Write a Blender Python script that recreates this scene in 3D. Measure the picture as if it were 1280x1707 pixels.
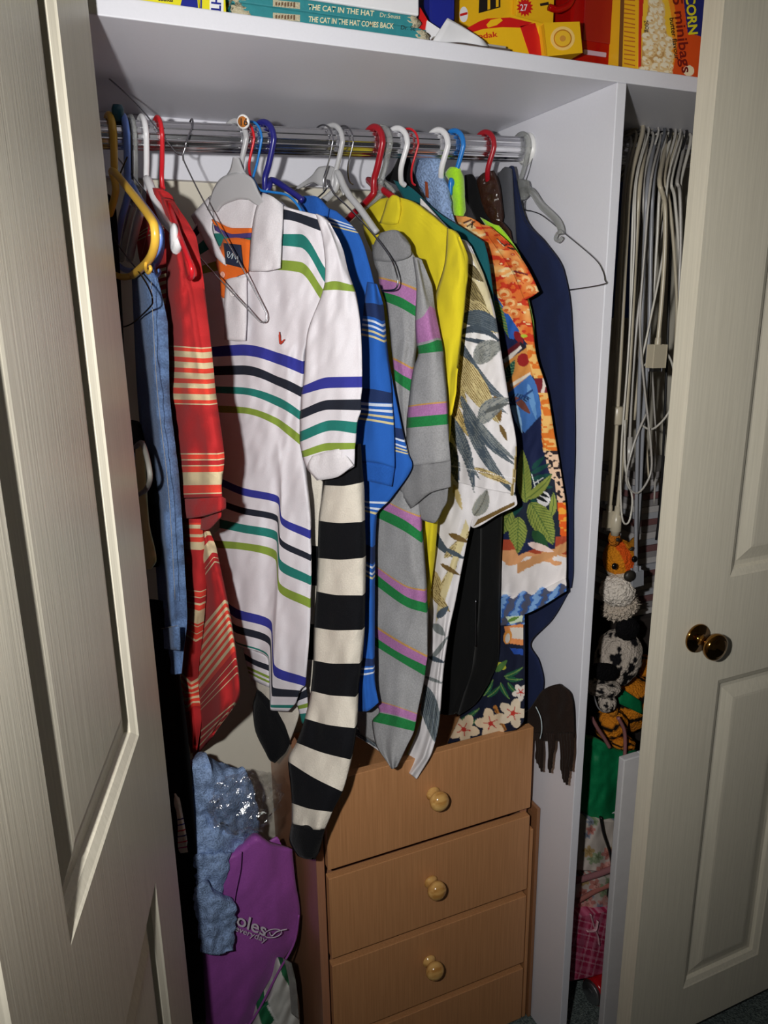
import bpy, bmesh, math, random
import numpy as np
from mathutils import Vector, Matrix, noise as mnoise
for o in list(bpy.data.objects): bpy.data.objects.remove(o)
SC = bpy.context.scene
COL = SC.collection
random.seed(7); RNG = np.random.default_rng(7)
R = math.radians
# ------------------------------------------------------------------ camera
FPX = 1240.0; PITCH, YAW, ROLL = R(15.1), R(22.97), R(-.818)
CAM = np.array([0., -1., 1.5])
_f = np.array([math.sin(YAW)*math.cos(PITCH), math.cos(YAW)*math.cos(PITCH), -math.sin(PITCH)])
_r = np.array([math.cos(YAW), -math.sin(YAW), 0.]); _u = np.cross(_r, _f)
_c, _s = math.cos(ROLL), math.sin(ROLL)
_r, _u = _c*_r+_s*_u, -_s*_r+_c*_u
cd = bpy.data.cameras.new('camera'); cam = bpy.data.objects.new('camera', cd); COL.objects.link(cam)
cam.matrix_world = Matrix(((_r[0], _u[0], -_f[0], CAM[0]), (_r[1], _u[1], -_f[1], CAM[1]), (_r[2], _u[2], -_f[2], CAM[2]), (0, 0, 0, 1)))
cd.sensor_fit = 'VERTICAL'; cd.sensor_height = 36.0; cd.lens = 36.0*FPX/1707.0
cd.clip_start = .01; cd.clip_end = 50
SC.camera = cam
# ------------------------------------------------------------------ world, flash, exposure
w = bpy.data.worlds.new('world'); SC.world = w; w.use_nodes = True
w.node_tree.nodes['Background'].inputs[0].default_value = (.86, .9, 1, 1)
w.node_tree.nodes['Background'].inputs[1].default_value = .025
ld = bpy.data.lights.new('camera_flash', 'SPOT'); ld.energy = 57; ld.spot_size = R(112); ld.spot_blend = 1.0; ld.color = (1, .985, .96); ld.shadow_soft_size = .014
lo = bpy.data.objects.new('camera_flash', ld); COL.objects.link(lo)
lo.matrix_world = Matrix.Translation(Vector(CAM-_r*.135+_u*.035))@cam.matrix_world.to_3x3().to_4x4()@Matrix.Rotation(R(5), 4, 'X')@Matrix.Rotation(R(-3), 4, 'Y')
vs = SC.view_settings
vs.view_transform = 'Standard'; vs.look = 'None'; vs.exposure = 0.0; vs.gamma = 1.0; vs.use_curve_mapping = False

# ------------------------------------------------------------------ helpers
def lin(c):
    c = np.array(c, float)/255.
    return np.where(c <= .04045, c/12.92, ((c+.055)/1.055)**2.4)
def rgba(c): l = lin(c); return (float(l[0]), float(l[1]), float(l[2]), 1.)
class Plane:
    def __init__(s, p, n):
        s.p = np.array(p, float); n = np.array(n, float); s.n = n/np.linalg.norm(n)
        if s.n @ (CAM-s.p) < 0: s.n = -s.n
    def shift(s, d): return Plane(s.p+s.n*d, s.n)
def ray(x, y):
    x = np.asarray(x, float); y = np.asarray(y, float)
    return _f+_r*((x-640)/FPX)[..., None]-_u*((y-853.5)/FPX)[..., None]
def P(pl, x, y, d=0.):
    D = ray(x, y); t = ((pl.p-CAM)@pl.n+np.asarray(d))/(D@pl.n)
    return CAM+D*t[..., None]
def P1(pl, x, y, d=0.): return Vector(P(pl, np.array([x]), np.array([y]), np.array([d]))[0])
def planeY(Y): return Plane((0, Y, 0), (0, -1, 0))
def planeX(X): return Plane((X, 0, 0), (-1, 0, 0))
RODY = .234
def rodpt(hx): return P1(planeY(RODY), hx, 226+(hx-166)*.05)
def planeH(hx, nx, ny, nY):
    a = rodpt(hx); b = P1(planeY(nY), nx, ny); h = Vector((b.x-a.x, b.y-a.y, 0))
    return Plane((a.x, a.y, 1.5), (h.y, -h.x, 0))
def planeW(xr_, xn_): return Plane((xr_, RODY, 1.5), (-(RODY-.03), -(xn_-xr_), 0))
def link(ob, parent=None):
    COL.objects.link(ob)
    if parent is not None: ob.parent = parent
    return ob
def tag(o, label, cat, group=None):
    o['label'] = label; o['category'] = cat
    if group: o['group'] = group
    return o
def thing(name, label, cat, group=None):
    return tag(link(bpy.data.objects.new(name, None)), label, cat, group)
def struct(o): o['kind'] = 'structure'; return o
def meshobj(name, V, Fc, mat, parent=None, smooth=True, recalc=False):
    me = bpy.data.meshes.new(name)
    if isinstance(V, np.ndarray): V = V.tolist()
    me.from_pydata([tuple(v) for v in V], [], [tuple(f) for f in Fc])
    if recalc:
        bm = bmesh.new(); bm.from_mesh(me); bmesh.ops.recalc_face_normals(bm, faces=bm.faces); bm.to_mesh(me); bm.free()
    if smooth: me.polygons.foreach_set('use_smooth', [True]*len(me.polygons))
    if mat: me.materials.append(mat)
    me.update()
    return link(bpy.data.objects.new(name, me), parent)
def bmobj(name, bm, mat, parent=None, smooth=False):
    me = bpy.data.meshes.new(name); bm.to_mesh(me); bm.free()
    if smooth: me.polygons.foreach_set('use_smooth', [True]*len(me.polygons))
    if mat: me.materials.append(mat)
    return link(bpy.data.objects.new(name, me), parent)
def box(name, x0, x1, y0, y1, z0, z1, mat, parent=None, bev=.0015):
    bm = bmesh.new(); bmesh.ops.create_cube(bm, size=1)
    for v in bm.verts: v.co = Vector(((x0+x1)/2+v.co.x*(x1-x0), (y0+y1)/2+v.co.y*(y1-y0), (z0+z1)/2+v.co.z*(z1-z0)))
    if bev: bmesh.ops.bevel(bm, geom=bm.edges[:], offset=bev, segments=2, affect='EDGES', profile=.5)
    return bmobj(name, bm, mat, parent)
def obox(name, c, ax, ay, az, mat, parent=None, bev=.001):
    bm = bmesh.new(); bmesh.ops.create_cube(bm, size=2)
    c, ax, ay, az = map(Vector, (c, ax, ay, az))
    for v in bm.verts: v.co = c+ax*v.co.x+ay*v.co.y+az*v.co.z
    if bev: bmesh.ops.bevel(bm, geom=bm.edges[:], offset=bev, segments=2, affect='EDGES', profile=.5)
    bmesh.ops.recalc_face_normals(bm, faces=bm.faces)
    return bmobj(name, bm, mat, parent)
def pchip(t, Y, ts):
    t = np.asarray(t, float); Y = np.asarray(Y, float); n = len(t)
    sh = Y.shape[1:]; Y = Y.reshape(n, -1)
    if n == 2:
        a = ((ts-t[0])/(t[1]-t[0]))[:, None]; return (Y[0]*(1-a)+Y[1]*a).reshape((len(ts),)+sh)
    h = np.diff(t)[:, None]; dl = np.diff(Y, axis=0)/h
    m = np.zeros_like(Y)
    w1 = 2*h[1:]+h[:-1]; w2 = h[1:]+2*h[:-1]
    with np.errstate(divide='ignore', invalid='ignore'):
        mm = (w1+w2)/(w1/dl[:-1]+w2/dl[1:])
    m[1:-1] = np.where(dl[:-1]*dl[1:] > 0, mm, 0)
    m[0] = dl[0]; m[-1] = dl[-1]
    i = np.clip(np.searchsorted(t, ts, 'right')-1, 0, n-2)
    hh = (t[i+1]-t[i])[:, None]; s = ((ts-t[i])[:, None])/hh
    r = (2*s**3-3*s**2+1)*Y[i]+(s**3-2*s**2+s)*hh*m[i]+(-2*s**3+3*s**2)*Y[i+1]+(s**3-s**2)*hh*m[i+1]
    return r.reshape((len(ts),)+sh)
def vnoise(x, y, s=1., seed=0):
    # cheap smooth value noise, vectorised
    x = np.asarray(x, float)*s; y = np.asarray(y, float)*s
    xi = np.floor(x).astype(int); yi = np.floor(y).astype(int); fx = x-xi; fy = y-yi
    fx = fx*fx*(3-2*fx); fy = fy*fy*(3-2*fy)
    def hsh(a, b):
        n = (a*374761393+b*668265263+seed*1442695041) & 0x7fffffff
        n = ((n ^ (n >> 13))*1274126177) & 0x7fffffff
        return ((n ^ (n >> 16)) & 0xffff)/65535.
    return (hsh(xi, yi)*(1-fx)+hsh(xi+1, yi)*fx)*(1-fy)+(hsh(xi, yi+1)*(1-fx)+hsh(xi+1, yi+1)*fx)*fy
# ---------------------------------------------------------------- materials
def newmat(name):
    m = bpy.data.materials.new(name); m.use_nodes = True
    return m, m.node_tree.nodes, m.node_tree.links, m.node_tree.nodes['Principled BSDF']
def addbump(n, l, b, scale, strength, dist=.002, coord='Object', stretch=None, detail=2.):
    tc = n.new('ShaderNodeTexCoord'); nt = n.new('ShaderNodeTexNoise'); nt.inputs['Scale'].default_value = scale; nt.inputs['Detail'].default_value = detail
    if stretch:
        mp = n.new('ShaderNodeMapping'); mp.inputs['Scale'].default_value = stretch
        l.new(tc.outputs[coord], mp.inputs[0]); l.new(mp.outputs[0], nt.inputs['Vector'])
    else: l.new(tc.outputs[coord], nt.inputs['Vector'])
    bp = n.new('ShaderNodeBump'); bp.inputs['Strength'].default_value = strength; bp.inputs['Distance'].default_value = dist
    l.new(nt.outputs['Fac'], bp.inputs['Height']); l.new(bp.outputs[0], b.inputs['Normal'])
    return nt
_mc = {}
def mat(name, c, rough=.5, metal=0., bump=None, spec=.5, **kw):
    if name in _mc: return _mc[name]
    m, n, l, b = newmat(name)
    b.inputs['Base Color'].default_value = rgba(c); b.inputs['Roughness'].default_value = rough; b.inputs['Metallic'].default_value = metal
    b.inputs['Specular IOR Level'].default_value = spec
    if 'trans' in kw: b.inputs['Transmission Weight'].default_value = kw['trans']; b.inputs['IOR'].default_value = kw.get('ior', 1.45)
    if 'alpha' in kw: b.inputs['Alpha'].default_value = kw['alpha']
    nt = addbump(n, l, b, *(bump or (40., .05, .001)))
    mx = n.new('ShaderNodeMixRGB'); mx.blend_type = 'MULTIPLY'; mx.inputs[0].default_value = kw.get('var', .12)
    mx.inputs[1].default_value = rgba(c); l.new(nt.outputs['Fac'], mx.inputs[2]); l.new(mx.outputs[0], b.inputs['Base Color'])
    _mc[name] = m; return m
def fabric(name, c, scale=900., st=.35, var=.25, sheen=.04, rough=.9):
    if name in _mc: return _mc[name]
    m, n, l, b = newmat(name); b.inputs['Roughness'].default_value = rough; b.inputs['Specular IOR Level'].default_value = .2
    b.inputs['Sheen Weight'].default_value = sheen
    nt = addbump(n, l, b, scale, st, .001)
    mx = n.new('ShaderNodeMixRGB'); mx.blend_type = 'MULTIPLY'; mx.inputs[0].default_value = var
    mx.inputs[1].default_value = rgba(c); l.new(nt.outputs['Fac'], mx.inputs[2]); l.new(mx.outputs[0], b.inputs['Base Color'])
    _mc[name] = m; return m
def denim_mottle(): pass
def stripes(name, base, bands, v0, v1, scale=900., st=.3, var=.2):
    """bands: (va, vb, colour) in row units; crisp woven stripes read from the UV's v"""
    m, n, l, b = newmat(name); b.inputs['Roughness'].default_value = .9; b.inputs['Specular IOR Level'].default_value = .2
    b.inputs['Sheen Weight'].default_value = .02
    stops = [(0., base)]
    for a, e, c in bands:
        a = (a-v0)/(v1-v0); e = (e-v0)/(v1-v0)
        if stops and abs(stops[-1][0]-a) < 1e-6: stops[-1] = (a, c)
        else: stops.append((a, c))
        stops.append((e, base))
    uv = n.new('ShaderNodeUVMap'); sp = n.new('ShaderNodeSeparateXYZ'); l.new(uv.outputs[0], sp.inputs[0])
    # a hair of knit wobble at the stripe edge
    def ramp(ss):
        r = n.new('ShaderNodeValToRGB'); cr = r.color_ramp; cr.interpolation = 'CONSTANT'
        while len(cr.elements) > 1: cr.elements.remove(cr.elements[-1])
        cr.elements[0].position = 0; cr.elements[0].color = rgba(ss[0][1])
        for p_, c_ in ss[1:]:
            e = cr.elements.new(min(max(p_, 0), 1)); e.color = rgba(c_)
        l.new(sp.outputs['Y'], r.inputs[0]); return r
    if len(stops) <= 31: out = ramp(stops).outputs[0]
    else:
        a = ramp(stops[:31]); bb = ramp([(0., stops[30][1])]+stops[31:])
        gt = n.new('ShaderNodeMath'); gt.operation = 'GREATER_THAN'; gt.inputs[1].default_value = stops[31][0]-1e-5; l.new(sp.outputs['Y'], gt.inputs[0])
        mx = n.new('ShaderNodeMixRGB'); l.new(gt.outputs[0], mx.inputs[0]); l.new(a.outputs[0], mx.inputs[1]); l.new(bb.outputs[0], mx.inputs[2]); out = mx.outputs[0]
    nt = addbump(n, l, b, scale, st, .001)
    mv = n.new('ShaderNodeMixRGB'); mv.blend_type = 'MULTIPLY'; mv.inputs[0].default_value = var
    l.new(out, mv.inputs[1]); l.new(nt.outputs['Fac'], mv.inputs[2]); l.new(mv.outputs[0], b.inputs['Base Color'])
    return m
def painted(name, rough=.8, bump=(700., .25, .001), spec=.25):
    if name in _mc: return _mc[name]
    m, n, l, b = newmat(name); b.inputs['Roughness'].default_value = rough; b.inputs['Specular IOR Level'].default_value = spec
    at = n.new('ShaderNodeAttribute'); at.attribute_name = 'Col'
    nt = addbump(n, l, b, *bump)
    mv = n.new('ShaderNodeMixRGB'); mv.blend_type = 'MULTIPLY'; mv.inputs[0].default_value = .12
    l.new(at.outputs['Color'], mv.inputs[1]); l.new(nt.outputs['Fac'], mv.inputs[2]); l.new(mv.outputs[0], b.inputs['Base Color'])
    _mc[name] = m; return m
def setcol(ob, cols):
    me = ob.data; a = me.color_attributes.new('Col', 'FLOAT_COLOR', 'POINT')
    c = np.ones((len(me.vertices), 4), np.float32); c[:, :3] = lin(np.clip(cols, 0, 255)); a.data.foreach_set('color', c.ravel())
class Canvas:
    strand = False
    def __init__(s, x, y, base): s.x, s.y = x, y; s.c = np.tile(np.array(base, float), (len(x), 1))
    def put(s, m, c, a=1.): s.c[m] = s.c[m]*(1-a)+np.array(c, float)*a
    def inpoly(s, pts):
        m = np.zeros(len(s.x), bool); n = len(pts); j = n-1
        for i in range(n):
            xi, yi = pts[i]; xj, yj = pts[j]
            if yi != yj: m ^= ((yi > s.y) != (yj > s.y)) & (s.x < (xj-xi)*(s.y-yi)/(yj-yi)+xi)
            j = i
        return m
    def poly(s, pts, c, a=1.): s.put(s.inpoly(pts), c, a); return s
    def ell(s, cx, cy, rx, ry, ang, c, a=1.):
        dx, dy = s.x-cx, s.y-cy; ca, sa = math.cos(R(ang)), math.sin(R(ang))
        s.put(((dx*ca+dy*sa)/rx)**2+((-dx*sa+dy*ca)/ry)**2 < 1, c, a); return s
    def loc(s, x0, y0, x1, y1):
        dx, dy = x1-x0, y1-y0; L = math.hypot(dx, dy)
        return ((s.x-x0)*dx+(s.y-y0)*dy)/(L*L), ((s.y-y0)*dx-(s.x-x0)*dy)/L, L
    def line(s, x0, y0, x1, y1, w_, c, a=1.):
        t, n_, L = s.loc(x0, y0, x1, y1); s.put((t > 0) & (t < 1) & (abs(n_) < w_/2), c, a); return s
    def leaf(s, x0, y0, x1, y1, w_, c, bend=0., vein=None, veins=None, serr=0.):
        t, n_, L = s.loc(x0, y0, x1, y1); n_ = n_-bend*4*t*(1-t)
        tt = np.clip(t, 0, 1); prof = w_*np.sin(np.pi*tt**.75)**.8
        if serr: prof = prof*(1-serr*(np.sin(t*L*.9+np.abs(n_)*.8) > .35))
        m = (t > 0) & (t < 1) & (abs(n_) < prof); s.put(m, c)
        if veins is not None: s.put(m & ((np.sin(n_*2.0+3*vnoise(t*6, n_*.15, 1, int(x0)))>.25) & (vnoise(t*9, n_*.8, 1, int(y0)) > .35) if s.strand else (np.sin((t*L-abs(n_)*.9)*1.1) > .55)), veins)
        if vein is not None: s.put(m & (abs(n_) < .8), vein)
        return s
    def flower(s, cx, cy, r, c1, c2, rot=0.):
        for k in range(5):
            a = rot+k*72; s.ell(cx+r*.55*math.cos(R(a)), cy+r*.55*math.sin(R(a)), r*.52, r*.34, a, c1)
        for k in range(5):
            a = rot+k*72; s.line(cx, cy, cx+r*.5*math.cos(R(a)), cy+r*.5*math.sin(R(a)), 1.6, c2)
        s.ell(cx, cy, r*.16, r*.16, 0, c2); return s
# ---------------------------------------------------------------- cloth patch
def patch(name, rows, pl, m, parent, thick=.02, bulge=.0, d0=0., fold=0., ff=4., ph=0., nu=None, nv=None, paint=None, px=5., crumple=.0, rim=.0025, edgewob=0., uedge=.5, wr=.0034):
    """rows: (v, [(x, y[, d]), ...]) traced along the weave; lies in the garment's own hanging plane, with real thickness"""
    vsq = [r_[0] for r_ in rows]
    A = np.array([[(p[0], p[1], p[2] if len(p) > 2 else 0.) for p in r_[1]] for r_ in rows], float)
    seg = np.hypot(np.diff(A[:, :, 0], axis=1), np.diff(A[:, :, 1], axis=1)).mean(0); us = np.r_[0, np.cumsum(np.maximum(seg, .5))]
    wpx, hpx = us[-1], max(abs(A[-1, :, 1].mean()-A[0, :, 1].mean()), 10); us = us/us[-1]
    if nu is None: nu = int(min(max(wpx/px, 6), 400))
    if nv is None: nv = int(min(max(hpx/px, 6), 700))
    rt = np.arange(len(rows), dtype=float)
    # spread rows by image length
    ln = np.r_[0, np.cumsum(np.maximum(np.hypot(np.diff(A[:, :, 0], axis=0), np.diff(A[:, :, 1], axis=0)).mean(1), .5))]; ln /= ln[-1]
    tv = np.unique(np.r_[np.linspace(0, 1, nv+1)]); U = np.linspace(0, 1, nu+1)
    B = pchip(ln, A, tv); vv = pchip(ln, np.array(vsq, float)[:, None], tv)[:, 0]
    G = np.stack([pchip(us, B[i], U) for i in range(len(tv))])      # (nv+1, nu+1, 3)
    X, Y, D = G[..., 0], G[..., 1], G[..., 2]
    uu, tt = np.meshgrid(U, tv)
    sn = np.sin(np.pi*uu)
    D = D+d0+bulge*np.abs(sn)**.7
    if fold:
        wv = .25+.75*tt
        D = D+fold*wv*np.sin(2*np.pi*(ff*uu+.25*np.sin(2.2*tt+ph)+ph))*np.abs(sn)**uedge+.5*fold*wv*np.sin(2*np.pi*(ff*1.73*uu+.4*tt+ph*2.3))*np.abs(sn)**uedge
    D = D+wr*((vnoise(X/16., Y/55., 1, int(ph*53)+len(name))-.5)*2+(vnoise((X+Y*.4)/9., (Y-X*.4)/24., 1, 7+len(rows))-.5))
    if crumple:
        D = D+crumple*2*(vnoise(X/22., Y/22., 1, int(ph*97)+1)-.5)+crumple*(vnoise(X/9., Y/9., 1, int(ph*91)+2)-.5)
    if edgewob:
        X = X+edgewob*2*(vnoise(Y/7., uu*3, 1, 5)-.5)*(np.abs(uu-.5) > .42); Y = Y+edgewob*2*(vnoise(X/7., tt*3, 1, 9)-.5)
    Fr = P(pl, X, Y, D)
    deep = Fr[..., 1] > .436          # nothing reaches through the back wall
    if deep.any(): Fr[deep] = P(planeY(.436), X[deep], Y[deep], 0*X[deep]+.001*uu[deep])
    tk = rim+thick*np.abs(sn)**.5*np.minimum(1., .35+.65*np.minimum(tt, 1-tt)*8)
    Bk = Fr-pl.n*tk[..., None]; Bk[..., 1] = np.minimum(Bk[..., 1], .45)
    H, W = X.shape; N = H*W
    V = np.concatenate([Fr.reshape(-1, 3), Bk.reshape(-1, 3)])
    idx = np.arange(N).reshape(H, W)
    q = np.stack([idx[:-1, :-1], idx[1:, :-1], idx[1:, 1:], idx[:-1, 1:]], -1).reshape(-1, 4)
    bd = np.r_[idx[0, :], idx[1:, -1], idx[-1, -2::-1], idx[-2:0:-1, 0]]; bn = np.roll(bd, -1)
    rimf = np.stack([bd, bn, bn+N, bd+N], -1)
    Fc = np.concatenate([q, q[:, ::-1]+N, rimf])
    a_, b_, c_ = V[q[0][0]], V[q[0][1]], V[q[0][2]]
    if np.cross(b_-a_, c_-b_) @ pl.n < 0: Fc = Fc[:, ::-1]
    me = bpy.data.meshes.new(name); me.vertices.add(2*N); me.vertices.foreach_set('co', V.astype(np.float32).ravel())
    nf = len(Fc); me.loops.add(nf*4); me.loops.foreach_set('vertex_index', Fc.astype(np.int32).ravel())
    me.polygons.add(nf); me.polygons.foreach_set('loop_start', np.arange(0, nf*4, 4, dtype=np.int32)); me.polygons.foreach_set('loop_total', np.full(nf, 4, np.int32))
    me.polygons.foreach_set('use_smooth', np.ones(nf, bool)); me.update(calc_edges=True); me.validate()
    v0, v1 = min(vsq), max(vsq)
    uvv = np.stack([uu, np.broadcast_to(((vv-v0)/(v1-v0))[:, None], uu.shape)], -1).reshape(-1, 2); uvv = np.concatenate([uvv, uvv])
    uvl = me.uv_layers.new(name='UVMap'); uvl.data.foreach_set('uv', uvv[Fc.ravel()].astype(np.float32).ravel())
    me.materials.append(m)
    ob = link(bpy.data.objects.new(name, me), parent)
    if paint is not None:
        cv = paint(X.ravel(), Y.ravel()); setcol(ob, np.concatenate([cv.c, cv.c]))
    return ob
def quadgrid(name, fn, nu, nv, m, parent=None, thick=None):
    pass
def crom(pts, n=8, closed=False):
    pts = [Vector(p) for p in pts]; out = []
    N = len(pts)
    for i in range(N if closed else N-1):
        if closed: a, b, c, d = pts[i-1], pts[i], pts[(i+1) % N], pts[(i+2) % N]
        else: a, b, c, d = pts[max(i-1, 0)], pts[i], pts[i+1], pts[min(i+2, N-1)]
        for k in range(n):
            t = k/n; out.append(.5*((2*b)+(c-a)*t+(2*a-5*b+4*c-d)*t*t+(3*b-a-3*c+d)*t**3))
    if not closed: out.append(pts[-1])
    return out
def tube(name, pts, r, m, parent=None, n=6, seg=8, smooth=True, closed=False, flat=1., spline=True):
    C = crom(pts, n, closed) if spline else [Vector(p) for p in pts]
    N = len(C); V = []; F = []
    T = [(C[(i+1) % N]-C[i-1] if closed else C[min(i+1, N-1)]-C[max(i-1, 0)]).normalized() for i in range(N)]
    up = Vector((0, 0, 1)) if abs(T[0].z) < .9 else Vector((0, 1, 0))
    nn = (up-T[0]*up.dot(T[0])).normalized()
    for i in range(N):
        nn = nn-T[i]*nn.dot(T[i])
        nn = nn.normalized() if nn.length > 1e-6 else T[i].orthogonal().normalized()
        bb = T[i].cross(nn)
        rr = r[min(int(i/max(N-1, 1)*(len(r)-1)+.5), len(r)-1)] if isinstance(r, (list, tuple)) else r
        for k in range(seg):
            a = 2*math.pi*k/seg; V.append(C[i]+(nn*math.cos(a)+bb*math.sin(a)*flat)*rr)
    for i in range(N if closed else N-1):
        for k in range(seg):
            a, b = i*seg+k, i*seg+(k+1) % seg; c, d = ((i+1) % N)*seg+(k+1) % seg, ((i+1) % N)*seg+k
            F.append((a, b, c, d))
    if not closed:
        F.append(tuple(range(seg-1, -1, -1))); F.append(tuple((N-1)*seg+k for k in range(seg)))
    return meshobj(name, V, F, m, parent, smooth, recalc=True)
def lathe(name, prof, origin, axis, m, parent=None, seg=32):
    axis = Vector(axis).normalized(); a = axis.orthogonal().normalized(); b = axis.cross(a); o = Vector(origin)
    V = []; F = []
    for h, r in prof:
        for k in range(seg):
            t = 2*math.pi*k/seg; V.append(o+axis*h+(a*math.cos(t)+b*math.sin(t))*max(r, 1e-5))
    for i in range(len(prof)-1):
        for k in range(seg): F.append((i*seg+k, i*seg+(k+1) % seg, (i+1)*seg+(k+1) % seg, (i+1)*seg+k))
    F.append(tuple(range(seg))); F.append(tuple((len(prof)-1)*seg+k for k in range(seg)))
    return meshobj(name, V, F, m, parent, True, recalc=True)
def blob(name, c, rad, m, parent=None, rot=(0, 0, 0), amp=.05, fr=3., sub=4, paint=None, seed=0, pinch=None):
    bm = bmesh.new(); bmesh.ops.create_icosphere(bm, subdivisions=sub, radius=1)
    M = Matrix.Rotation(rot[2], 3, 'Z')@Matrix.Rotation(rot[1], 3, 'Y')@Matrix.Rotation(rot[0], 3, 'X')
    L = []
    for v in bm.verts:
        p = v.co.copy(); L.append(tuple(p))
        k = 1+amp*mnoise.noise(p*fr+Vector((seed*3.1, seed, 0)))+amp*.5*mnoise.noise(p*fr*3+Vector((seed, 0, 9)))
        p = p*k; p = Vector((p.x*rad[0], p.y*rad[1], p.z*rad[2])); v.co = M@p+Vector(c)
    ob = bmobj(name, bm, m, parent, True)
    if paint is not None: setcol(ob, paint(np.array(L)))
    return ob
def text(name, s, pl, p0, p1, hpx, m, parent, d=.001, thick=.0006, vert=None, bold=0., shear=0., fill=True):
    """flat lettering lying on a face: baseline from pixel p0 to p1 of the face's plane"""
    cu = bpy.data.curves.new('lettering', 'FONT'); cu.body = s; cu.offset = bold; cu.shear = shear; cu.resolution_u = 3
    to = bpy.data.objects.new('lettering', cu); COL.objects.link(to); bpy.context.view_layer.update()
    me = bpy.data.meshes.new_from_object(to.evaluated_get(bpy.context.evaluated_depsgraph_get())); bpy.data.objects.remove(to)
    n = len(me.vertices); co = np.zeros(n*3, np.float32); me.vertices.foreach_get('co', co); co = co.reshape(-1, 3)
    x0, x1 = co[:, 0].min(), co[:, 0].max(); t = (co[:, 0]-x0)/(x1-x0); h = co[:, 1]/.7
    bx, by = p1[0]-p0[0], p1[1]-p0[1]; L = math.hypot(bx, by); nx, ny = (by/L, -bx/L) if vert is None else vert
    X = p0[0]+bx*t+nx*h*hpx; Y = p0[1]+by*t+ny*h*hpx
    me.vertices.foreach_set('co', P(pl, X, Y, np.full(n, d)).astype(np.float32).ravel()); me.materials.clear(); me.materials.append(m); me.update()
    bm = bmesh.new(); bm.from_mesh(me); bmesh.ops.recalc_face_normals(bm, faces=bm.faces)
    if bm.faces and sum((f.normal.dot(Vector(pl.n)) for f in bm.faces)) < 0: bmesh.ops.reverse_faces(bm, faces=bm.faces)
    bm.to_mesh(me); bm.free(); me.name = name
    return link(bpy.data.objects.new(name, me), parent)
def card(name, pts, pl, m, parent, thick=.0012, d=.0006, paint=None, n=1):
    """a flat printed or cut piece with thickness lying on a plane, outline in pixels of that plane"""
    X = np.array([p[0] for p in pts], float); Y = np.array([p[1] for p in pts], float); k = len(pts)
    Fr = P(pl, X, Y, np.full(k, d)); Bk = Fr-pl.n*thick
    F = [tuple(range(k)), tuple(range(2*k-1, k-1, -1))]+[(i, (i+1) % k, (i+1) % k+k, i+k) for i in range(k)]
    return meshobj(name, np.concatenate([Fr, Bk]), F, m, parent, False, recalc=True)
# ================================================================ SETTING
cream = mat('cream_door_paint', (232, 226, 205), .38, bump=(18., .25, .002))
def grain(name, c, axis, c2=None, scale=60., rough=.35, st=.5, mixv=.0):
    m, n, l, b = newmat(name); b.inputs['Roughness'].default_value = rough
    tc = n.new('ShaderNodeTexCoord'); mp = n.new('ShaderNodeMapping'); s = [1., 1., 1.]; s[axis] = .025; mp.inputs['Scale'].default_value = s
    nt = n.new('ShaderNodeTexNoise'); nt.inputs['Scale'].default_value = scale; nt.inputs['Detail'].default_value = 4
    l.new(tc.outputs['Object'], mp.inputs[0]); l.new(mp.outputs[0], nt.inputs['Vector'])
    bp = n.new('ShaderNodeBump'); bp.inputs['Strength'].default_value = st; bp.inputs['Distance'].default_value = .0012; l.new(nt.outputs['Fac'], bp.inputs['Height']); l.new(bp.outputs[0], b.inputs['Normal'])
    rp = n.new('ShaderNodeValToRGB'); rp.color_ramp.elements[0].position = .35; rp.color_ramp.elements[1].position = .65
    rp.color_ramp.elements[0].color = rgba(c2 or c); rp.color_ramp.elements[1].color = rgba(c); l.new(nt.outputs['Fac'], rp.inputs[0]); l.new(rp.outputs[0], b.inputs['Base Color'])
    return m
door_paint = grain('moulded_door_paint', (226, 219, 200), 2, (216, 209, 190), 260., .36, .16)
white_lam = mat('white_laminate', (226, 226, 234), .45, bump=(300., .06, .001), var=.05)
wall_paint = mat('cream_wall_paint', (214, 208, 192), .8, bump=(60., .1, .001), var=.05)
beech = grain('beech_laminate', (194, 140, 94), 2, (180, 127, 83), 330., .42, .05)
beech_side = grain('beech_laminate_side', (174, 124, 94), 2, (162, 114, 86), 330., .3, .05)
def carpet():
    m, n, l, b = newmat('carpet'); b.inputs['Roughness'].default_value = 1
    nt = addbump(n, l, b, 260., 1., .006)
    rp = n.new('ShaderNodeValToRGB'); rp.color_ramp.elements[0].color = rgba((58, 70, 70)); rp.color_ramp.elements[1].color = rgba((128, 140, 136)); rp.color_ramp.elements[0].position = .3; rp.color_ramp.elements[1].position = .7
    l.new(nt.outputs['Fac'], rp.inputs[0]); l.new(rp.outputs[0], b.inputs['Base Color']); return m
FZ = -.05
struct(box('floor', -2.2, 2.6, -3.2, .5, -.11, FZ, carpet(), bev=0))
struct(box('wall_back', -.3, 1.9, .452, .5, FZ, 2.4, wall_paint, bev=0))
struct(box('wall_left', -.12, -.08, -.05, .452, FZ, 2.4, white_lam, bev=0))
struct(box('wall_right', 1.62, 1.66, -.05, .452, FZ, 2.4, white_lam, bev=0))
struct(box('ceiling', -2.2, 2.6, -3.2, .5, 2.4, 2.45, wall_paint, bev=0))
struct(box('wall_front_left', -2.2, .02, -.14, -.05, FZ, 2.4, wall_paint, bev=0))
struct(box('wall_front_right', 1.72, 2.6, -.14, -.05, FZ, 2.4, wall_paint, bev=0))
struct(box('wall_front_top', .02, 1.72, -.14, -.05, 2.08, 2.4, wall_paint, bev=0))
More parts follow.
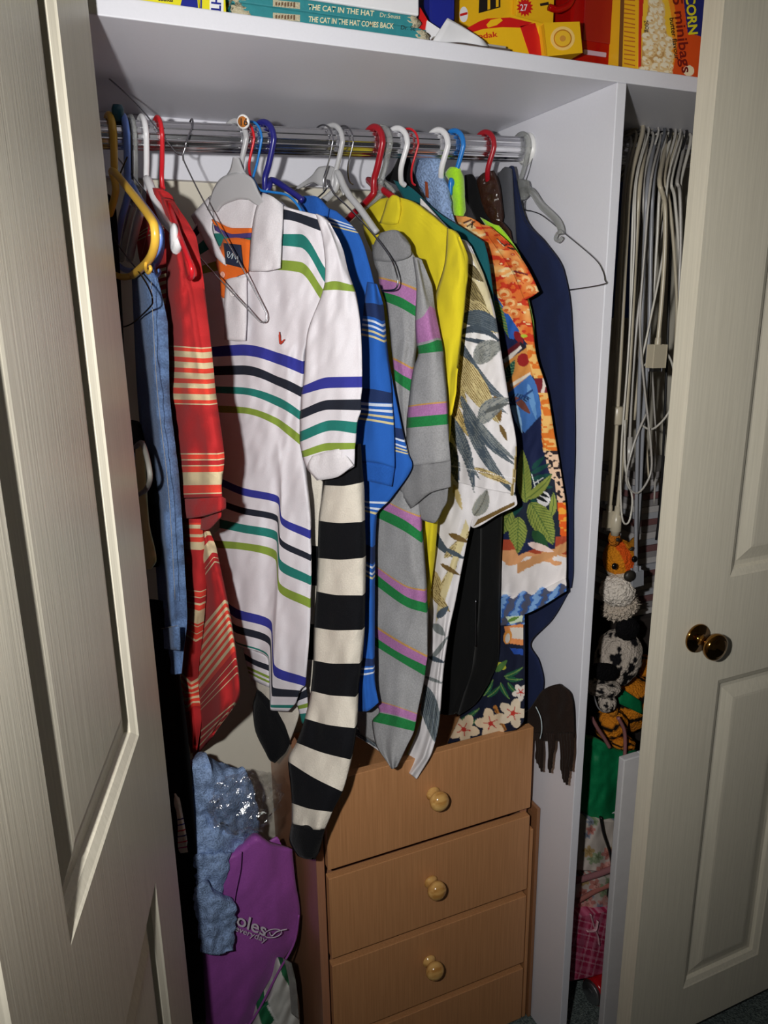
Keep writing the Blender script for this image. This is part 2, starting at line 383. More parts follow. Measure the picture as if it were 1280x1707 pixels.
# shelf, hanging rail cleat and dividing panel
sh = tag(box('wardrobe_shelf', -.08, 1.62, 0, .452, 1.8255, 1.847, white_lam), 'long white wardrobe shelf above the clothes rail', 'shelf')
pp = tag(box('divider_panel', .812, .830, 0, .452, FZ, 1.8255, white_lam), 'upright white panel dividing the clothes side from the cable side', 'panel')
zc = P1(planeY(.435), 300, 300).z
struct(box('trim_1', -.08, .812, .434, .452, zc, 1.8255, white_lam, bev=.001))
# moulded panel doors -------------------------------------------------
PROF = [(0, 0), (.003, .002), (.012, .006), (.016, .012), (.024, .012), (.048, .0045), (.053, .004)]
def panel_door(name, o, su, width, thick, cols, rowsz, m, height=2.03, z0=.012):
    """o: hinge-side or edge origin on the visible face, su: unit vector along the face, face normal towards the viewer"""
    su = Vector(su).normalized(); o = Vector(o); nrm = Vector((su.y, -su.x, 0))
    if nrm.dot(Vector(CAM)-o) < 0: nrm = -nrm
    def pt(s, z, d): return o+su*s-nrm*d+Vector((0, 0, z))
    ss = sorted({0., width}|{c for ab in cols for c in ab}); zs = sorted({z0, height}|{c for ab in rowsz for c in ab})
    V = []; F = []
    def quad(a, b, c, d): k = len(V); V.extend([a, b, c, d]); F.append((k, k+1, k+2, k+3))
    for i in range(len(ss)-1):
        for j in range(len(zs)-1):
            sm, zm = (ss[i]+ss[i+1])/2, (zs[j]+zs[j+1])/2
            if any(a < sm < b for a, b in cols) and any(a < zm < b for a, b in rowsz): continue
            quad(pt(ss[i], zs[j], 0), pt(ss[i+1], zs[j], 0), pt(ss[i+1], zs[j+1], 0), pt(ss[i], zs[j+1], 0))
    a0, a1 = 0., width
    quad(pt(a0, z0, thick), pt(a1, z0, thick), pt(a1, height, thick), pt(a0, height, thick))
    for s in (a0, a1): quad(pt(s, z0, 0), pt(s, height, 0), pt(s, height, thick), pt(s, z0, thick))
    for z in (z0, height): quad(pt(a0, z, 0), pt(a1, z, 0), pt(a1, z, thick), pt(a0, z, thick))
    ob = struct(meshobj(name, V, F, m, None, False))
    for a, b in cols:
        for c, e in rowsz:
            V = []; F = []
            for off, dp in PROF:
                k = len(V); V += [pt(a+off, c+off, dp), pt(b-off, c+off, dp), pt(b-off, e-off, dp), pt(a+off, e-off, dp)]
                if k: F += [(k-4+q, k-4+(q+1) % 4, k+(q+1) % 4, k+q) for q in range(4)]
            k = len(V)-4; F.append((k, k+1, k+2, k+3))
            meshobj('panel', V, F, m, ob, False)
    return ob
ROWS = [(.127, .8375), (1.038, 1.93)]
aD = R(15.2)
door1 = panel_door('door_1', (.060+.035*math.sin(aD), -.1+.035*math.cos(aD), 0), (-math.sin(aD), -math.cos(aD), 0), .965, .036, [(.136, .43), (.54, .83)], ROWS, door_paint)
door2 = panel_door('door_2', (.907, -.1, 0), (1, 0, 0), .80, .038, [(.136, .35), (.45, .664)], ROWS, door_paint)
brass = mat('dark_polished_brass', (150, 108, 52), .12, 1., bump=(4., .02, .001))
kc = P1(planeY(-.1), 1161, 1063)
kn = lathe('knob', [(0, .026), (.003, .027), (.006, .0255), (.008, .012), (.012, .0085), (.026, .0085), (.031, .014), (.035, .0225), (.041, .0245), (.047, .0235), (.050, .019), (.0505, .0165), (.052, .016), (.0535, .009), (.054, 0)], kc, (0, -1, 0), brass, door2, 40); kn['label'] = 'round polished brass knob'
# chrome clothes rail -------------------------------------------------
chrome = mat('ribbed_chrome', (222, 222, 226), .2, 1., bump=(90., .03, .0005))
def rail(name, x0, x1, z0, z1, label):
    V = []; F = []; n = 168; L = 24
    for i in range(L+1):
        t = i/L; c = Vector((x0+(x1-x0)*t, RODY, z0+(z1-z0)*t))
        for k in range(n):
            a = 2*math.pi*k/n; r = .0172+.0015*max(0., math.cos(a*14))**4
            V.append(c+Vector((0, math.cos(a)*r*.9, math.sin(a)*r*1.08)))
    for i in range(L):
        for k in range(n): F.append((i*n+k, i*n+(k+1) % n, (i+1)*n+(k+1) % n, (i+1)*n+k))
    t = thing(name, label, 'rail'); meshobj('bar', V, F, chrome, t, True, True)
    for x, z, s in ((x0, z0, 1), (x1, z1, -1)):
        lathe('socket', [(0, .027), (.004, .027), (.006, .024), (.011, .0225), (.011, .021)], (x-s*.0005, RODY, z), (s, 0, 0), mat('white_plastic', (228, 228, 226), .35), t, 32)
    return t
rail('clothes_rail', -.08, .812, 1.745, 1.776, 'ribbed chrome clothes rail carrying the hangers')
rail('cable_rail', .830, 1.62, 1.777, 1.80, 'ribbed chrome rail behind the door, draped with cables')
# chest of drawers ----------------------------------------------------
YC = .10
pc = planeY(YC)
xl = P1(pc, 547, 1469).x; xr = P1(pc, 886, 1300).x; zt = P1(pc, 890, 1212).z
chest = thing('chest_of_drawers', 'beech-effect chest of drawers with round wooden knobs', 'chest of drawers')
box('side_panel', xl-.016, xl, YC+.018, .44, FZ, zt-.012, beech_side, chest); box('side_panel', xr-.012, xr+.004, YC+.018, .44, FZ, zt-.012, beech_side, chest)
box('top_panel', xl, xr-.012, YC+.03, .44, zt-.13, zt-.112, beech, chest); box('back_panel', xl, xr-.012, .43, .436, FZ+.02, zt-.10, beech, chest)
box('top_rail', xl, xr-.012, YC+.019, YC+.04, zt-.05, zt-.016, beech, chest)
zz = [zt]+[P1(pc, *q).z for q in ((884, 1346), (879, 1361), (872, 1484), (870, 1496), (865, 1607), (863, 1618))]
zz += [max(zz[-1]-(zz[4]-zz[5]), FZ+.01)]
varn = grain('varnished_pine', (214, 172, 104), 0, (176, 124, 62), 90., .16, .02)
for i, kp in enumerate(((733, 1337), (729, 1486), (725.5, 1620), None)):
    dr = box('drawer', xl+.001, xr, YC, YC+.0175, zz[2*i+1], zz[2*i], beech, chest, .0012)
    box('drawer_box', xl+.01, xr-.02, YC+.018, .42, zz[2*i+1]+.012, zz[2*i]-.14 if i == 0 else zz[2*i]-.03, beech_side, dr, .001)
    c = P1(planeY(YC-.03), *kp) if kp else Vector((P1(planeY(YC-.03), 725, 1620).x, 0, zz[6]-(zz[4]-P1(planeY(YC-.03), 725.5, 1620).z))); c.y = YC
    k = lathe('knob', [(-.001, .012), (.003, .0145), (.006, .013), (.009, .0095), (.013, .009), (.017, .0125), (.022, .0178), (.028, .0192), (.034, .0178), (.039, .013), (.042, .006), (.0425, 0)], c, (0, -1, 0), varn, dr, 32)
# framed boards stored between chest and divider
fr_m = mat('brown_frame_wood', (150, 104, 70), .4); 
XF = xr+.005
for k, (lab, y0, y1, zz0, dx, mm) in enumerate((('thin brown board slotted between chest and divider, rear one', .10, .40, .50, .0125, fr_m), ('slim light wooden frame slotted beside the chest, nearer one', .105, .37, .45, .001, beech))):
    t = thing('picture_frame', lab, 'frame', 'framed boards beside the chest')
    x = XF+dx; b_ = .02
    box('side_rail', x, x+.008, y0, y0+b_, .004+FZ, zz0, mm, t, .001); box('side_rail', x, x+.008, y1-b_, y1, .004+FZ, zz0, mm, t, .001)
    box('top_rail', x, x+.008, y0+b_, y1-b_, zz0-b_, zz0, mm, t, .001); box('bottom_rail', x, x+.008, y0+b_, y1-b_, .004+FZ, .004+FZ+b_, mm, t, .001)
    box('backing_board', x+.004, x+.0065, y0+b_-.003, y1-b_+.003, FZ+.004+b_-.003, zz0-b_+.003, fr_m, t, 0)
# ================================================================ HANGING CLOTHES (left to right along the rail)
RED, REDB, CRM = (176, 40, 42), (216, 66, 50), (206, 188, 150)
WHT, NAVY, BLK, TEAL, OLV = (226, 222, 228), (52, 56, 148), (34, 38, 50), (36, 122, 112), (134, 158, 62)
black_cloth = fabric('black_cloth', (11, 11, 13)); 
# --- things in the dark behind the left door
pl0 = planeY(.30)
t = thing('black_coat', 'long black coat hanging in the dark beside the open left door', 'coat')
bc = fabric('black_coat_wool', (9, 9, 10), sheen=0.)
patch('body', [(0, [(150, 330), (180, 322), (194, 350)]), (1, [(160, 520), (190, 520), (204, 520)]), (2, [(180, 720), (204, 720), (213, 720)]), (3, [(190, 900), (214, 900), (226, 900)]), (4, [(225, 1130), (246, 1130), (256, 1130)]), (5, [(238, 1260), (258, 1260), (268, 1260)]), (6, [(245, 1420), (272, 1420), (284, 1420)]), (7, [(250, 1450), (286, 1450), (302, 1450)]), (8, [(255, 1560), (292, 1570), (308, 1560)]), (9, [(262, 1690), (300, 1700), (316, 1690)])], pl0, bc, t, .004, .002, fold=.004, ff=2.5)
t = thing('black_trousers', 'black garment hanging low in the gap between left door and blue blanket', 'clothing')
patch('leg', [(0, [(248, 1000), (262, 1002), (276, 1004)]), (1, [(258, 1130), (280, 1132), (301, 1132)]), (2, [(266, 1240), (292, 1242), (315, 1242)]), (3, [(276, 1420), (304, 1420), (328, 1420)]), (4, [(284, 1560), (312, 1560), (336, 1560)]), (5, [(292, 1700), (320, 1705), (343, 1700)])], planeY(.20), bc, t, .012, .005, fold=.003)
plb = planeW(0.098, 0.104)
PLAIDC = [(255, 250, 245), (60, 70, 130), (210, 60, 60), (230, 190, 90), (90, 120, 190)]
bands = []
for k in range(6): bands.append((1370+k*9, 1372+k*9, [(60, 50, 110), (70, 80, 160), (200, 50, 60), (60, 60, 120), (210, 60, 80), (190, 50, 120)][k]))
t = thing('striped_shirt', 'pale shirt hem with thin coloured stripes beside the left door', 'shirt')
patch('hem', [(1300, [(272, 1300), (282, 1300)]), (1340, [(274, 1340), (294, 1335)]), (1425, [(280, 1425), (311, 1421)])], plb, stripes('thin_coloured_stripes', (228, 214, 196), bands, 1300, 1425), t, .01, .003)
patch('sleeve', [(0, [(246, 1130), (254, 1130)]), (1, [(258, 1240), (270, 1245)]), (2, [(266, 1330), (284, 1335)])], plb, fabric('brown_cloth', (70, 48, 36)), t, .012, .004, d0=.01)
ply = planeW(0.104, 0.11)
t = thing('tote_bag', 'small black bag with cream lining hanging by the left door', 'bag')
patch('bag_body', [(0, [(218, 700), (234, 712)]), (1, [(222, 800), (252, 790)]), (2, [(222, 880), (262, 905)]), (3, [(230, 948), (262, 945)])], ply, black_cloth, t, .02, .006)
patch('lining', [(0, [(226, 740, .012), (238, 735, .012)]), (1, [(222, 850, .014), (246, 870, .014)]), (2, [(226, 935, .014), (258, 935, .012)]), (3, [(236, 950, .012), (250, 949, .012)])], ply, fabric('cream_lining', (226, 212, 150)), t, .004, .002)
patch('pocket', [(0, [(216, 752, .013), (226, 760, .013)]), (1, [(218, 790, .014), (228, 785, .014)])], ply, fabric('sky_blue_cloth', (58, 150, 210)), t, .004)
tube('handle', [P1(ply, *q) for q in ((226, 745, .02), (238, 740, .02), (250, 790, .022), (244, 815, .02), (230, 825, .02))], .0035, mat('grey_strap', (120, 118, 112), .6), t)
# --- jeans
plj = planeW(0.112, 0.132)
denim = fabric('denim', (104, 132, 176), 330., .8, .75); dstitch = fabric('denim_stitching', (140, 136, 130), 900.)
t = thing('jeans', 'faded blue denim jeans folded over the yellow hanger', 'jeans')
patch('leg', [(0, [(219, 449), (240, 453), (256, 456)]), (1, [(222, 520), (245, 520), (262, 520)]), (2, [(229, 660), (250, 660), (268, 655)]), (3, [(243, 800), (265, 800), (285, 800)]), (4, [(258, 930), (275, 930), (294, 930)]), (5, [(267, 1040), (283, 1040), (298, 1040)]), (6, [(275, 1122), (288, 1124), (299, 1125)])], plj, denim, t, .022, .008, fold=.003, ff=1.5)
patch('waistband', [(0, [(268, 1050, .012), (284, 1046, .014), (297, 1044, .012)]), (1, [(271, 1082, .012), (286, 1083, .014), (298, 1084, .012)])], plj, denim, t, .006, .003)
tube('stitching', [P1(plj, *q) for q in ((252, 470, .014), (262, 650, .0155), (281, 820, .0155), (292, 1000, .0155))], .0004, dstitch, t)
tube('stitching', [P1(plj, *q) for q in ((269, 1048, .0165), (284, 1045, .0195), (296, 1043, .0165))], .0004, dstitch, t)
lathe('button', [(0, .006), (.002, .0065), (.003, .004), (.0032, 0)], P1(plj, 291, 1062, .016), plj.n, mat('grey_metal', (150, 150, 155), .3, 1.), t, 16)
# --- red striped polo
plr = planeW(0.166, 0.185)
t = thing('red_polo_shirt', 'red polo shirt with cream stripes, hanging next to the jeans', 'shirt', 'shirts on the rail')
sb = [(573.5, 575.5, CRM), (575.5, 583, REDB), (583, 593, CRM), (593, 601, REDB), (601, 611, CRM), (611, 619, REDB), (619, 628.5, CRM), (628.5, 637, REDB), (637, 645, CRM), (645, 654.5, REDB), (654.5, 663.5, CRM), (663.5, 670.5, REDB), (670.5, 672.5, CRM),
      (754, 756, CRM), (756, 764.5, REDB), (764.5, 766.5, CRM), (766.5, 775, RED), (775, 777, CRM), (777, 787.5, REDB), (787.5, 808.5, CRM), (808.5, 822, REDB), (822, 824.5, CRM)]
rsl = [(318, [(262, 326), (280, 336)]), (370, [(272, 372), (294, 374)]), (410, [(277, 410), (304, 414)]), (470, [(277, 470), (318, 474)]), (535, [(274.5, 536), (329, 538)]), (573, [(272.5, 573), (335, 577.5)]), (663, [(264, 663), (347.5, 665)]), (755, [(260.5, 755), (361, 755)]), (824, [(257.6, 824), (367, 821)]), (832, [(257.5, 832), (367.5, 828)])]
patch('sleeve', rsl, plr, stripes('red_cream_sleeve_stripes', RED, sb, 318, 832), t, .028, .012, d0=.012, fold=.0015, ff=2)
patch('cuff', [(0, [(259.5, 831), (312, 832), (367, 828)]), (1, [(260, 848), (312, 852), (367, 846)]), (2, [(262, 861), (312, 864), (366, 852)])], plr, fabric('red_rib', (170, 38, 40), 400., .6), t, .026, .011, d0=.011)
patch('cuff_inner', [(0, [(262, 858), (340, 862), (367, 850)]), (1, [(290, 868), (341, 884), (366, 862)])], plr, fabric('red_rib', (170, 38, 40)), t, .004, 0, d0=.0)
bb = [(870, 874, REDB), (874, 880, CRM), (880, 889, REDB), (889, 893.5, CRM), (893.5, 902, REDB), (902, 910, CRM), (910, 911.5, REDB), (911.5, 913.5, CRM),
      (979, 981, CRM), (981, 988, REDB), (988, 990, CRM), (990, 998, RED), (998, 1000, CRM), (1000, 1008, REDB), (1008, 1029, CRM), (1029, 1031, REDB), (1031, 1033, CRM), (1033, 1042, REDB), (1042, 1044, CRM), (1044, 1052, REDB), (1052, 1054, CRM)]
for k in range(5): bb += [(1118+k*13, 1123.5+k*13, CRM), (1123.5+k*13, 1131+k*13, REDB)]
patch('front', [(862, [(279, 862), (306, 862), (334, 862)]), (912, [(285, 912), (308, 913), (334, 914)]), (980, [(291, 979), (312, 983), (333.5, 986)]), (1044, [(296.7, 1042), (312, 1049), (327, 1057)]), (1118, [(301, 1117), (308, 1126), (318, 1136)]), (1185, [(302.5, 1183), (312, 1188), (321, 1178)]), (1240, [(314, 1236), (318, 1232), (324, 1218)]), (1258, [(318, 1256), (320, 1254), (323, 1240)])], plr, stripes('red_cream_front_stripes', RED, bb, 862, 1258), t, .02, .010, d0=.002)
cb = []
for k in range(3): cb.append((k*12., k*12.+2, CRM))
cb = [(900, 910, CRM), (925, 955, CRM), (965, 967, CRM), (975, 977, CRM)]+[(1062+k*17, 1070+k*17, CRM) for k in range(7)]+[(1070+k*17, 1079+k*17, REDB) for k in range(7)]+[(1192, 1194, CRM), (1202, 1204, CRM), (1212, 1214, CRM), (1250, 1252, CRM), (1261, 1263, CRM), (1272, 1274, CRM)]
cb.sort()
patch('back', [(880, [(326, 880), (340, 872)]), (960, [(328, 960), (354, 925)]), (1062, [(322, 1062), (373, 1000)]), (1180, [(312, 1180), (389, 1085)]), (1235, [(312, 1222), (396, 1150)]), (1280, [(322, 1262), (360, 1215), ][0:2])], plr, stripes('red_cream_back_stripes', RED, cb, 880, 1280), t, .016, .004, d0=-.012, fold=.004, ff=1.5)
patch('collar', [(0, [(238, 316), (256, 313), (268, 322)]), (1, [(246, 345), (268, 348), (284, 352)]), (2, [(256, 370), (274, 372), (290, 376)])], plr, fabric('red_rib', (170, 38, 40)), t, .018, .006, d0=.018)
patch('shoulder', [(0, [(226, 372), (240, 352), (262, 350)]), (1, [(230, 420), (255, 415), (280, 410)]), (2, [(246, 480), (262, 475), (280, 470)]), (3, [(259, 560), (266, 575), (276, 580)]), (4, [(262, 680), (268, 685), (278, 690)])], plr, stripes('red_cream_shoulder_stripes', RED, [(.42, .45, CRM), (.5, .53, CRM), (.6, .63, CRM)]+[(1.6+k*.17, 1.69+k*.17, CRM) for k in range(8)], 0, 4), t, .012, .004, d0=-.006)
# --- white polo with stripes
plw = planeW(0.285, 0.402)
def grp(a, seq):
    return [(x0, x1, c) for x0, x1, c in seq]
wb = [(349, 364, BLK), (389, 408, TEAL), (431, 450, OLV), (577, 593, NAVY), (609, 622, BLK), (643, 656, TEAL), (675, 687, OLV), (808, 824, NAVY), (842, 856, BLK), (873, 886, TEAL), (903, 914, OLV), (1014, 1027, NAVY), (1040, 1050, BLK), (1068, 1071, TEAL), (1096, 1108, BLK), (1118, 1124, OLV)]
t = thing('white_polo_shirt', 'white polo shirt with blue, black, teal and olive stripes', 'shirt', 'shirts on the rail')
W = [
 (335, [(318, 386), (352, 345), (455, 334), (472, 344), (528, 358)]),
 (349, [(314, 394), (354, 352), (455, 346), (476, 349), (531, 366)]),
 (364, [(318, 402), (356, 368), (455, 362), (480, 364), (534, 380)]),
 (389, [(326, 410), (360, 388), (455, 389), (500, 389), (543, 447)]),
 (408, [(331, 424), (364, 408), (455, 407), (500, 410), (542, 470)]),
 (431, [(334, 442), (368, 432), (455, 431), (500, 434), (540, 482)]),
 (450, [(336, 456), (370, 450), (455, 449), (498, 453), (536, 500)]),
 (520, [(336, 530), (390, 518), (456, 524), (480, 530), (518, 548)]),
 (577, [(336, 579), (404, 573), (464, 587), (480, 592), (504, 601)]),
 (593, [(338, 593), (404, 590), (464, 604), (480, 610), (504, 620)]),
 (609, [(340.6, 610), (404, 608), (464, 627), (480, 633), (502, 644)]),
 (622, [(342, 623.6), (404, 622), (464, 641), (480, 648), (501.5, 658.7)]),
 (643, [(345, 642), (404, 644), (463, 660), (480, 669), (499.5, 682.6)]),
 (656, [(346, 654.5), (404, 657), (463, 677), (480, 686), (499.5, 699.5)]),
 (675, [(350, 674), (404, 677), (459, 694), (478, 706), (499, 722)]),
 (687, [(352, 686), (404, 688), (457, 706), (478, 722), (500, 740)]),
 (740, [(358, 742, -.004), (402, 741, .004), (462, 758, .004), (472, 776, .006), (508, 800, .012)]),
 (808, [(368, 796, -.008), (403, 811, .006), (465, 828, .0), (469, 858, .010), (516, 882, .014)]),
 (824, [(370, 811, -.008), (403, 825, .006), (464, 841, .0), (468, 871, .010), (516, 898, .014)]),
 (842, [(370, 832, -.008), (402, 843, .006), (463, 859, .0), (467, 893, .010), (517, 922, .014)]),
 (856, [(370, 845, -.008), (401, 856, .006), (462, 871, .0), (466, 906, .010), (517, 935, .014)]),
 (873, [(366, 865, -.008), (401, 873, .006), (462, 888, .0), (466, 929, .010), (517, 960, .014)]),
 (886, [(366, 878, -.008), (401, 885.5, .006), (461, 901, .0), (465, 944, .010), (517, 973, .014)]),
 (903, [(352, 898, -.008), (399, 902, .006), (461, 918, .0), (465, 966, .010), (516, 995, .014)]),
 (914, [(352, 910, -.008), (398, 913, .006), (460, 932, .0), (464, 979, .010), (516, 1010, .014)]),
 (1014, [(370, 996, -.008), (393, 1013, .006), (453, 1037, .0), (457, 1105, .010), (509, 1128, .014)]),
 (1027, [(372, 1008, -.008), (391, 1026, .006), (452, 1050, .0), (456, 1119, .010), (508, 1142, .014)]),
 (1040, [(376, 1024, -.008), (390, 1039, .006), (451, 1065, .0), (455, 1143, .010), (500, 1150, .014)]),
 (1050, [(378, 1034, -.008), (390, 1050, .006), (450, 1075, .0), (454, 1158, .010), (496, 1160, .014)]),
 (1068, [(386, 1052, -.006), (392, 1066, .004), (448, 1092, .0), (452, 1172, .008), (492, 1172, .010)]),
 (1076, [(390, 1062, -.004), (394, 1074, .002), (447, 1100, .0), (451, 1184, .006), (480, 1186, .008)]),
]
patch('body', W, plw, stripes('white_polo_stripes', WHT, wb, 335, 1076), t, .03, .006, d0=.004, px=3.5, fold=.0015, ff=3)
# back hem hanging lower behind
patch('back_hem', [(0, [(404, 1074), (420, 1082), (447, 1094)]), (1, [(408, 1095), (424, 1105), (448, 1114)]), (2, [(412, 1112), (426, 1118), (448, 1128)]), (3, [(416, 1128), (430, 1138), (448, 1146)])], plw, stripes('white_polo_back_hem', WHT, [(.7, 1.3, BLK), (1.9, 2.2, OLV), (2.4, 2.6, OLV)], 0, 3), t, .006, .002, d0=-.014)
patch('side_vent', [(0, [(488, 1148), (506, 1132)]), (1, [(492, 1168), (511, 1160)]), (2, [(498, 1186), (512, 1184)]), (3, [(503, 1206), (508, 1207)])], plw, stripes('white_polo_vent', WHT, [(.6, 1.1, BLK), (1.5, 1.8, OLV), (2.2, 3, TEAL)], 0, 3), t, .004, .001, d0=-.006)
SL = [
 (362, [(526, 356), (536, 362), (548, 374)]), (400, [(538, 400), (552, 402), (562, 410)]), (445, [(542, 448), (558, 446), (575, 452)]),
 (471, [(541, 471), (558, 468), (584, 474)]), (485, [(538, 484), (558, 483), (589, 486)]), (560, [(511, 562), (550, 556), (600, 556)]),
 (643, [(505, 642), (549, 627), (602, 626)]), (657, [(502, 657), (549, 646), (602, 645)]), (683, [(501, 683), (549, 666), (600, 665)]), (698, [(499.5, 698), (549, 682), (600, 683)]),
 (719, [(499.5, 719), (553, 700), (594, 703)]), (736, [(499.5, 736), (553, 717), (592, 722)]), (752, [(502, 752), (550, 738), (591, 738)]), (760, [(504, 762), (548, 750), (590, 748)]),
 (778, [(512, 782), (548, 772), (590, 764)]), (800, [(528, 800), (552, 796), (589, 778)])]
patch('sleeve', SL, plw, stripes('white_polo_sleeve', WHT, [(471, 485, OLV), (643, 657, NAVY), (683, 698, BLK), (719, 736, TEAL), (752, 760, OLV)], 362, 800), t, .016, .006, d0=.018, px=3.5, fold=.002, ff=1.5)
patch('cuff', [(0, [(520, 760), (545, 752), (566, 748)]), (1, [(512, 778), (540, 776), (578, 762)]), (2, [(528, 801), (556, 797), (588, 776)])], plw, fabric('white_rib', (226, 222, 226), 400., .5), t, .008, .004, d0=.022)
wc = fabric('white_collar', (226, 222, 226), 500., .5)
col = patch('collar', [(0, [(437, 321, .012), (450, 326, .016), (471, 341, .010)]), (1, [(425, 352, .02), (445, 362, .022), (470, 366, .018)]), (2, [(418, 396, .024), (444, 400, .026), (468, 405, .022)]), (3, [(414, 452, .026), (440, 452, .028), (466, 447, .024)])], plw, wc, t, .003, .003)
patch('collar_flap', [(0, [(350, 326, .0), (338, 338, .004), (318, 360, .0)]), (1, [(356, 345, .008), (345, 358, .010), (324, 372, .006)]), (2, [(352, 380, .016), (346, 392, .016), (338, 398, .012)]), (3, [(374, 432, .02), (362, 418, .02), (346, 412, .016)]), (4, [(378, 444, .02), (372, 440, .02), (362, 432, .016)])], plw, wc, col, .003, .002)
patch('collar_stand', [(0, [(352, 338), (395, 328), (430, 330)]), (1, [(356, 368), (390, 382), (420, 384)])], plw, wc, col, .003, -.002, d0=.016, wr=.001)
org = fabric('orange_tape', (232, 110, 38))
patch('neck_tape', [(0, [(352, 365, .008), (388, 380, .004), (419, 380, .008)]), (1, [(356, 374, .010), (388, 390, .006), (418, 388, .010)])], plw, org, t, .002, 0, d0=.0125, wr=.001)
patch('neck_stripe', [(0, [(356, 375, .010), (388, 390, .006), (418, 388, .010)]), (1, [(358, 384, .010), (388, 398, .006), (417, 396, .010)])], plw, fabric('purple_tape', (74, 60, 120)), t, .002, 0, d0=.0125, wr=.001)
patch('lining', [(0, [(372, 398), (394, 396), (416, 400)]), (1, [(360, 438), (390, 446), (413, 452)]), (2, [(366, 462), (376, 462), (392, 462)]), (3, [(368, 494), (370, 496), (372, 497)])], plw, org, t, .002, 0, d0=.020, wr=.001)
lab = patch('neck_label', [(0, [(372, 405), (400, 408)]), (1, [(376, 440), (404, 447)])], plw, fabric('navy_label', (36, 44, 66), var=.1), t, .001, 0, d0=.0245, wr=0)
tube('embroidery', [P1(plw, x, y, .0254) for x, y in ((379, 428), (383, 421), (379, 420), (381, 430), (388, 422), (386, 432), (390, 424), (393, 432), (397, 426), (395, 438))], .0005, fabric('pale_thread2', (200, 215, 220)), lab, seg=5)
pk = patch('placket', [(0, [(376, 466), (392, 462), (410, 460)]), (1, [(373, 520), (392, 518), (410, 518)]), (2, [(374, 566), (392, 568), (408, 568)])], plw, wc, t, .004, .002, d0=.022)
for x, y in ((388, 490), (391, 485)):
    pass
lathe('button', [(0, .0052), (.002, .0052), (.0026, .004), (.002, .003), (.002, 0)], P1(plw, 388, 489, .0255), plw.n, mat('pearl_button', (236, 232, 232), .2), pk, 20)
lathe('button', [(0, .005), (.002, .005), (.0026, .004), (.002, .003), (.002, 0)], P1(plw, 372, 458, .021), plw.n, mat('pink_button', (226, 170, 150), .2), pk, 20)
tube('emblem', [P1(plw, x, y, .0165) for x, y in ((465.5, 553), (466, 562), (467, 572), (470, 570), (474, 566))], [.0008, .0016, .0018, .001], fabric('red_embroidery', (190, 60, 40)), t, seg=6)
# --- black and white sweater
pls = planeW(0.325, 0.43)
t = thing('striped_sweater', 'knitted sweater in broad black and cream bands behind the white polo', 'sweater')
CW, CB = (224, 216, 202), (11, 12, 17)
Bd = [((548, 740), (600, 740)), ((540, 807), (600, 803)), ((531, 867), (602, 869)), ((529, 930), (604, 930)), ((527, 984), (603.5, 990.6)), ((523, 1045), (602.5, 1049)), ((522, 1101), (598, 1106)), ((518, 1150), (592, 1160)), ((508, 1197), (590, 1213)), ((494, 1238), (583, 1266)), ((480, 1268), (570, 1318)), ((486, 1338), (553, 1353)), ((486, 1374), (540, 1384))]
SWD = [0, 0, 0, 0, .004, .01, .02, .035, .05, .065, .08, .095, .105]
patch('sleeve', [(k, [(*a, SWD[k]), ((a[0]+b[0])/2, (a[1]+b[1])/2+3, SWD[k]), (*b, SWD[k])]) for k, (a, b) in enumerate(Bd)], pls, stripes('sweater_sleeve_bands', CB, [(k, k+1, CW) for k in (1, 3, 5, 7, 9, 11)], 0, 12, 420., .8), t, .03, .012, d0=.012, fold=.003, ff=1.3)
patch('cuff', [(0, [(486, 1373), (512, 1381), (540, 1383)]), (1, [(482, 1400), (508, 1408), (532, 1410)]), (2, [(496, 1427), (510, 1432), (525, 1433)])], pls, fabric('black_rib_knit', (10, 11, 15), 300., 1.), t, .022, .010, d0=.119, fold=.002, ff=9)
patch('body', [(0, [(430, 780), (480, 770), (540, 760)]), (1, [(425, 905), (480, 905), (530, 909)]), (2, [(420, 960), (480, 970), (530, 976)]), (3, [(418, 1035), (480, 1038), (524, 1040)]), (4, [(416, 1085), (470, 1095), (522, 1100)]), (5, [(418, 1135), (470, 1150), (518, 1165)])], pls, stripes('sweater_body_bands', CB, [(0, 1, CW), (2, 3, CW), (4, 5, CW)], 0, 5, 420., .8), t, .025, .004, d0=-.012)
patch('far_sleeve', [(0, [(424, 1130), (450, 1140), (500, 1150)]), (1, [(424, 1140), (450, 1160), (498, 1185)]), (2, [(430, 1150), (458, 1190), (482, 1238)])], pls, fabric('cream_knit', CW, 420., .8), t, .02, .006, d0=-.004)
patch('far_cuff', [(0, [(428, 1150), (458, 1190), (482, 1240)]), (1, [(421, 1180), (448, 1215), (474, 1256)]), (2, [(424, 1212), (442, 1234), (466, 1264)]), (3, [(446, 1262), (450, 1268), (458, 1272)])], pls, fabric('black_rib_knit', (10, 11, 15)), t, .02, .008, d0=.004)
